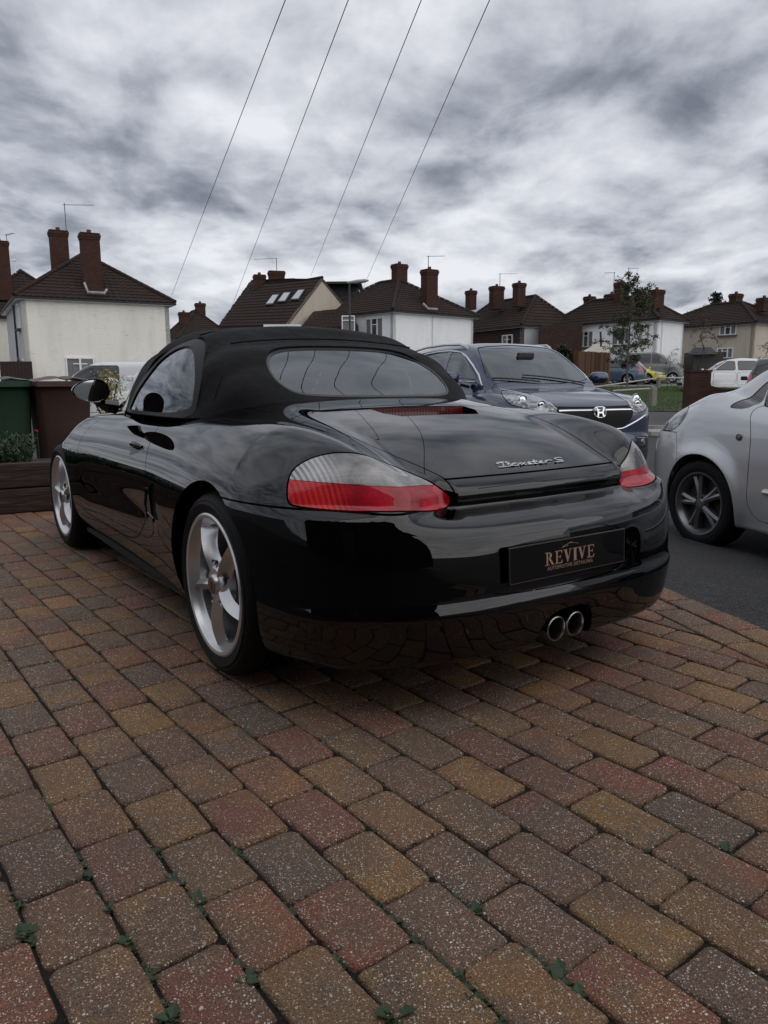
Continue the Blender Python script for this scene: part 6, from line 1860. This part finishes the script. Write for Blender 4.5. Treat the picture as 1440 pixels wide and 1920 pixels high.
suv, HONF, made_h = build_car(HON, 'parked_suv', 'dark navy sport utility car with a chrome grille bar, behind the black convertible', HON_POS, HON_ROT, M_NAVY, .024)
for cx in (0, -2.63):
    for sg in (1, -1): alloy_wheel(suv, (cx, sg * .79, .35), .352, .235, .22, sg, .3, 5)
gr = made_h['gr_o']
m = MB()
m.tube([on_surf(HONF, .85, y, .872 + .02 * (y / .44)**2, -.006) for y in np.linspace(-.44, .44, 25)], .014, 8)
m.tube([on_surf(HONF, .85, y, .672 + .012 * (y / .3)**2 if abs(y) < .3 else .684 + (abs(y) - .3) * .36, .002) for y in np.linspace(-.70, .70, 35)], .009, 8)
m.build('chrome_bar', M_CHROME, gr, smooth=True)
m = MB()
for z in (.755, .80, .84): m.tube([on_surf(HONF, .85, y, z, -.012) for y in np.linspace(-.38, .38, 15)], .008, 6)
for k in range(23):
    y = -.33 + k * .03; m.tube([on_surf(HONF, .85, y, .70 + .002, -.016), on_surf(HONF, .85, y, .86, -.016)], .004, 4)
m.build('grille_mesh', M_DARK, gr, smooth=True)
e = empty('badge', tuple(on_surf(HONF, .86, .015, .838, .010)), (0, radians(-8), 0)); e.parent = gr
m = MB()
m.tube([(0, .066 * (abs(cos(a))**.6) * (1 if cos(a) > 0 else -1) * (1 + .12 * sin(a)), .054 * (abs(sin(a))**.6) * (1 if sin(a) > 0 else -1)) for a in np.linspace(0, 2 * pi, 37)], .0075, 8, cap=False)
for sg in (1, -1):
    V = []
    for dx in (0, .012):
        V += [(dx, sg * a, b) for a, b in ((.050, .046), (.034, .046), (.020, .008), (0, .005), (0, -.012), (.018, -.010), (.026, -.046), (.042, -.046), (.036, 0))]
    n = 9; F = [tuple(range(n)), tuple(range(n, 2 * n))[::-1]] + [(i, (i + 1) % n, n + (i + 1) % n, n + i) for i in range(n)]
    m.addmesh(V, F)
m.build('letter_emblem', M_CHROME, e, smooth=False)
for sg in (1, -1):
    m = MB(); o_ = made_h['hl_o']
    for (x, y, z, r) in ((.55, .70, .935, .055), (.72, .58, .90, .05)):
        c = on_surf(HONF, x, sg * y, z, .0)
        m.lathe([(.001, .006), (r * .5, .010), (r * .75, .004), (r, .008), (r * 1.05, 0)], 24, 'x', tuple(c + Vector((0, 0, 0))))
    m.build('projector_lens', M_CHROME, o_, smooth=True)
    m = MB(); m.tube([on_surf(HONF, x_, sg * y_, z_, .003) for x_, y_, z_ in ((-.05, .63, 1.078), (.15, .585, 1.06), (.35, .55, 1.03), (.55, .51, .995), (.72, .475, .945), (.82, .455, .88))], .008, 6); m.build('lamp_brow', M_CHROME, o_, smooth=True)
    m = MB(); m.tube([on_surf(HONF, x_, sg * .7, z_, .006) for x_, z_ in ((-.30, 1.10), (-.44, 1.24), (-.62, 1.36), (-.85, 1.48), (-1.05, 1.555), (-1.4, 1.59), (-1.8, 1.59), (-2.2, 1.57), (-2.6, 1.52), (-2.85, 1.44), (-3.02, 1.31))], .011, 8)
    m.tube([on_surf(HONF, x_, sg * .8, 1.18 + .02 * (-x_ - .4) / 2.5, .003) for x_ in np.linspace(-.45, -3.0, 14)], .008, 6)
    m.build('window_chrome', M_CHROME, suv, smooth=True)
    m = MB(); pts = [on_surf(HONF, x_, sg * .60, 1.6, h_) for x_, h_ in ((-.98, -.01), (-1.05, .02), (-1.15, .045), (-1.6, .055), (-2.2, .055), (-2.7, .045), (-2.85, .01))]
    m.tube(pts, .016, 8); m.build('roof_rail', simple('rail_silver', (.55, .56, .58), .3, .8), suv, smooth=True)
    c = Vector((-.60, sg * 1.02, 1.205)); V = []; K = 16; F = []
    for i, (t, s_) in enumerate(((0, .85), (.25, 1), (.55, .96), (.8, .75), (1, .3))):
        for k in range(K):
            a = 2 * pi * k / K; V.append((c.x + .13 * t - .03, c.y + sg * .13 * s_ * np.sign(cos(a)) * abs(cos(a))**.7, c.z + .075 * s_ * np.sign(sin(a)) * abs(sin(a))**.7))
    for i in range(4): F += [(i * K + k, i * K + (k + 1) % K, (i + 1) * K + (k + 1) % K, (i + 1) * K + k) for k in range(K)]
    F += [tuple(range(K))[::-1], tuple(4 * K + k for k in range(K))]
    m = MB(); m.addmesh(V, F); m.tube([(-.56, sg * .88, 1.15), (-.52, sg * .78, 1.12)], .035, 8); m.build('door_mirror', M_NAVY, suv, smooth=True)
    m = MB(); m.tube([on_surf(HONF, .9, sg * y, .585 + .0, .004) for y in (.50, .58, .66, .72)], .007, 6); m.build('fog_trim', M_CHROME, suv, smooth=True)
m = MB(); c = on_surf(HONF, .9, .62, .53, -.01); m.lathe([(.001, .02), (.035, .015), (.04, 0)], 16, 'x', tuple(c)); m.build('fog_lamp', M_LAMP, suv, smooth=True)
pl = empty('front_plate', tuple(on_surf(HONF, .9, 0, .585, .014))); pl.parent = suv
m = MB(); m.box((0, 0, 0), (.012, .52, .111)); m.build('plate', simple('front_plate_white', (.55, .55, .55), .4), pl)
for k, (y0, y1) in enumerate(((.50, -.25), (-.1, -.62))):
    m = MB(); pts = [on_surf(HONF, -.12 - .16 * t, y0 + (y1 - y0) * t, 1.14 + .03 * t, .014) for t in np.linspace(0, 1, 12)]; m.tube(pts, .008, 6); m.build('wiper', M_DARK, suv, smooth=True)
for sy in (.38, -.38):
    m = MB(); m.box((-1.25, sy, .95), (.16, .48, .55)); o = m.build('seat', simple('seat_fabric', (.10, .10, .105), .8), suv); bevel_mod(o, .05, 3)
    m = MB(); m.box((-1.27, sy, 1.32), (.10, .26, .17)); bevel_mod(m.build('headrest', simple('seat_fabric', (.10, .10, .105), .8), o), .04, 3)
m = MB(); m.box((-.55, 0, 1.07), (.5, 1.3, .10)); m.build('dashboard', M_DARK, suv)
m = MB(); m.tube([(-.85 + .04 * sin(a), -.38 + .18 * cos(a), 1.12 + .16 * sin(a)) for a in np.linspace(0, 2 * pi, 25)], .015, 6, cap=False); m.build('steering_wheel', M_DARK, suv, smooth=True)
m = MB(); m.box((-.62, 0, 1.47), (.05, .22, .07)); bevel_mod(m.build('interior_mirror', M_DARK, suv), .015, 2)
SIL_POS, SIL_ROT = (2.99, 5.42, -.17), (0, 0, radians(20 + 90))
SIL = dict(wb=2.62, H=1.68, wr=.305, Wm=.875,
    W=[(-3.6, .76), (-3.2, .84), (-2.6, .87), (-1.3, .865), (0, .872), (.4, .85), (.85, .78)],
    tum=[(0, .10), (.2, .05), (.3, .015), (.45, 0), (.6, .0), (.75, .010), (.85, .02), (.95, .04), (1.05, .09), (1.15, .16)],
    top=[(-3.7, 1.0), (-3.2, 1.05), (-2.4, 1.04), (-1.3, 1.01), (-.6, 1.005), (-.25, 1.05), (-.05, 1.09), (.13, 1.08), (.28, 1.035), (.5, .96), (.6, .91), (.7, .84), (.8, .72), (.88, .56)],
    roof=[(-3.6, .9), (-3.45, 1.25), (-3.2, 1.5), (-2.8, 1.60), (-2.0, 1.66), (-1.5, 1.655), (-1.1, 1.60), (-.7, 1.50), (-.3, 1.31), (0, 1.14), (.2, 1.02)],
    cabin=[(.85, .82), (1.0, .795), (1.2, .72), (1.4, .65), (1.55, .58), (1.7, .48)],
    cabplan=[(-3.6, .12), (-3.0, .05), (-2.4, .01), (-1.5, 0), (-.9, .02), (-.4, .07), (0, .14)],
    nose=[(0, .64), (.2, .75), (.3, .80), (.45, .835), (.6, .84), (.7, .825), (.8, .77), (.9, .65), (1.0, .45)],
    nosewrap=[(0, 0), (.3, -.02), (.5, -.065), (.65, -.14), (.75, -.24), (.82, -.38), (.88, -.62)],
    tail=[(0, -3.3), (.3, -3.45), (.7, -3.48), (1.1, -3.44), (1.5, -3.3)], tailwrap=[(0, 0), (.5, .03), (.75, .12), (.85, .3), (.9, .6)],
    arch=[(0, .345, .030), (-2.62, .345, .02)], z0=.19, crown=.05, shoulder=.25)

def sil_cuts(sp):
    c = []
    c.append(('hl', 'headlamp', M_LAMP, lambda p, P=chaikin([(.60, .79), (.52, .90), (.36, .970), (.26, .962), (.205, .935), (.222, .86), (.32, .792), (.42, .78)], 2): np.maximum(polysd(P, p[0], p[2]), .38 - np.abs(p[1])), .003, .006))
    c.append(('ws', 'windscreen', M_SCREEN, g_front([(0, 1.16), (.56, 1.175), (.60, 1.22), (.50, 1.50), (.42, 1.58), (0, 1.60)], -1.15), .004, .008))
    c.append(('q', 'quarter_window', simple('gloss_black_trim', (.006, .006, .007), .12, coat=1), g_side([(-.165, .968), (-.185, 1.0), (-.31, 1.13), (-.345, 1.15), (-.345, .968)], .5, 1), .003, .008))
    c.append(('w1', 'side_window', None, g_side([(-.36, .98), (-.36, 1.16), (-.85, 1.50), (-1.35, 1.54), (-1.35, .99)], .4, 1), .003, .008))
    c.append(('w2', 'side_window', None, g_side([(-1.43, .99), (-1.43, 1.54), (-2.3, 1.52), (-2.5, 1.03)], .4, 1), .003, .008))
    c.append(('d1', 'door', None, g_side([(-.345, .99), (-.405, .83), (-.42, .67), (-.425, .36), (-.50, .27), (-1.40, .27), (-1.40, .985)], .5, 1), .003, .012))
    c.append(('d2', 'door', None, g_side([(-1.42, .985), (-1.42, .27), (-2.1, .27), (-2.4, .6), (-2.5, .985)], .5, 1), .003, .012))
    c.append(('bn', 'bonnet', None, lambda p, P=chaikin([(.66, -.50), (.50, -.70), (.30, -.765), (.12, -.79), (.03, -.74), (.0, -.6), (.0, .6), (.03, .74), (.12, .79), (.30, .765), (.50, .70), (.66, .50)], 1): np.maximum(polysd(P, p[0], p[1]), .86 - p[2]), .0025, .010))
    c.append(('fb', 'front_bumper', None, lambda p: np.maximum(np.maximum(p[2] - .78, .20 + .25 * (p[2] - .5) - p[0]), np.where(np.abs(p[1]) > 2, 1, -1)), .0025, .010))
    return c
SIL['cuts'] = sil_cuts
silver_car, SILF, made_s = build_car(SIL, 'parked_mpv', 'silver compact people carrier parked on the tarmac right of the paved drive', SIL_POS, SIL_ROT, M_SILVER, .022)
M_GREYAL = simple('grey_alloy', (.20, .20, .21), .32, .8)
for cx in (0, -SIL['wb']):
    for sg in (1, -1): alloy_wheel(silver_car, (cx, sg * .765, .305), .308, .213, .20, sg, radians(75), 5, 0, M_GREYAL, True, True)
m = MB(); m.lathe([(.0005, .008), (.014, .006), (.018, 0), (.021, 0), (.022, .004)], 20, 'y', (-.318, .862, .785)); m.build('side_repeater', simple('repeater_smoke', (.10, .10, .10), .2, coat=1), silver_car, smooth=True)
m = MB(); m.tube([on_surf(SILF, -.56 - k * .2, .88, .462, .004) for k in range(9)], .02, 8); m.build('rubbing_strip', M_SILVER, silver_car, smooth=True)
m = MB(); m.tube([on_surf(SILF, .02 - k * .035, .5 - k * .03, 1.16 + .004 * k, .012) for k in range(14)], .008, 6); m.build('wiper', M_DARK, silver_car)
m = MB(); m.box((-.80, 1.02, 1.10), (.12, .22, .16)); bevel_mod(m.build('door_mirror', M_SILVER, silver_car), .04, 3)
m = MB(); m.box((-1.3, 0, .55), (1.8, 1.3, .5)); m.build('seats', M_DARK, silver_car)
# ------------------------------------------------------------------ cars in the street
M_YEL = car_paint('yellow_paint', (.62, .50, .015), .35); M_BLUE = car_paint('grey_blue_metallic', (.075, .115, .165), .35, .5); M_GREYM = car_paint('grey_metallic', (.11, .11, .105), .35, .6)
M_BLK2 = car_paint('street_black_paint', (.006, .006, .008), .35)
def park(px, py, Y): 
    p = PX(px, py, Y); return (p.x, p.y, ter(p.x, p.y))
# headings: radians left of +Y ; a car seen side-on with its nose to the left heads about +90 deg
street_car('parked_car', 'grey blue estate car seen from its rear right side behind the birch', 'estate', 4.3, 1.72, 1.50, park(1096, 700, 45), radians(60), M_BLUE)
street_car('parked_car', 'small bright yellow hatchback with its nose showing behind the blue estate', 'hatch', 3.5, 1.63, 1.45, park(1222, 700, 45.5), radians(232), M_YEL)
street_car('parked_van', 'metallic grey people carrier parked behind the yellow hatchback', 'mpv', 4.6, 1.75, 1.95, park(1262, 700, 50), radians(248), M_GREYM)
street_car('parked_car', 'black family car with chrome lamps parked right of the grey people carrier', 'estate', 4.5, 1.8, 1.55, park(1298, 690, 52), radians(240), M_BLK2, h=.06)
street_car('parked_car', 'black sport utility car parked below the garden shed roof', 'suv', 4.5, 1.85, 1.65, park(1312, 690, 55), radians(95), M_BLK2, h=.06)
street_car('parked_car', 'white hatchback with its nose pointing left behind the brick pier', 'hatch', 3.95, 1.68, 1.45, park(1308, 705, 33), radians(82), M_WPAINT)
# black car at the right edge, tail towards the drive
r_, sp_ = street_car('parked_car', 'black hatchback with a tall red tail lamp at the right edge behind the silver car', 'suv', 4.2, 1.78, 1.60, (11.05, 21.0, -.06), radians(-28), M_BLK2, h=.035)

# white vehicles on the left behind the bins
def panel_van(label, pos, heading, mats):
    return street_car('parked_van', label, 'van', 4.9, 1.85, 1.95, pos, heading, mats)
p = PX(150, 700, 19); street_car('parked_van', 'long white van with a short cab at its left end, parked behind the bins', 'van', 5.2, 1.85, 1.55, (p.x, p.y, ter(p.x, p.y) - .05), radians(88), M_WPAINT)
p = PX(268, 700, 15.5); r2, s2 = street_car('parked_van', 'white van seen through and beside the windscreen of the black convertible', 'van', 4.6, 1.80, 1.58, (p.x, p.y, ter(p.x, p.y)), radians(93), M_WPAINT)
p = PX(208, 718, 13.0); m = MB(); m.lathe([(.001, -.12), (.07, -.10), (.115, -.04), (.125, .02), (.10, .07), (.001, .10)], 18, 'z', tuple(p)); m.tube([(p.x, p.y, p.z - .1), (p.x, p.y, 0)], .02, 6)  # white rounded shape taken for a van door mirror, set on a post
tag(m.build('white_round_object', M_WPAINT, smooth=True), 'white rounded object on a thin post behind the convertible mirror', 'rounded object')
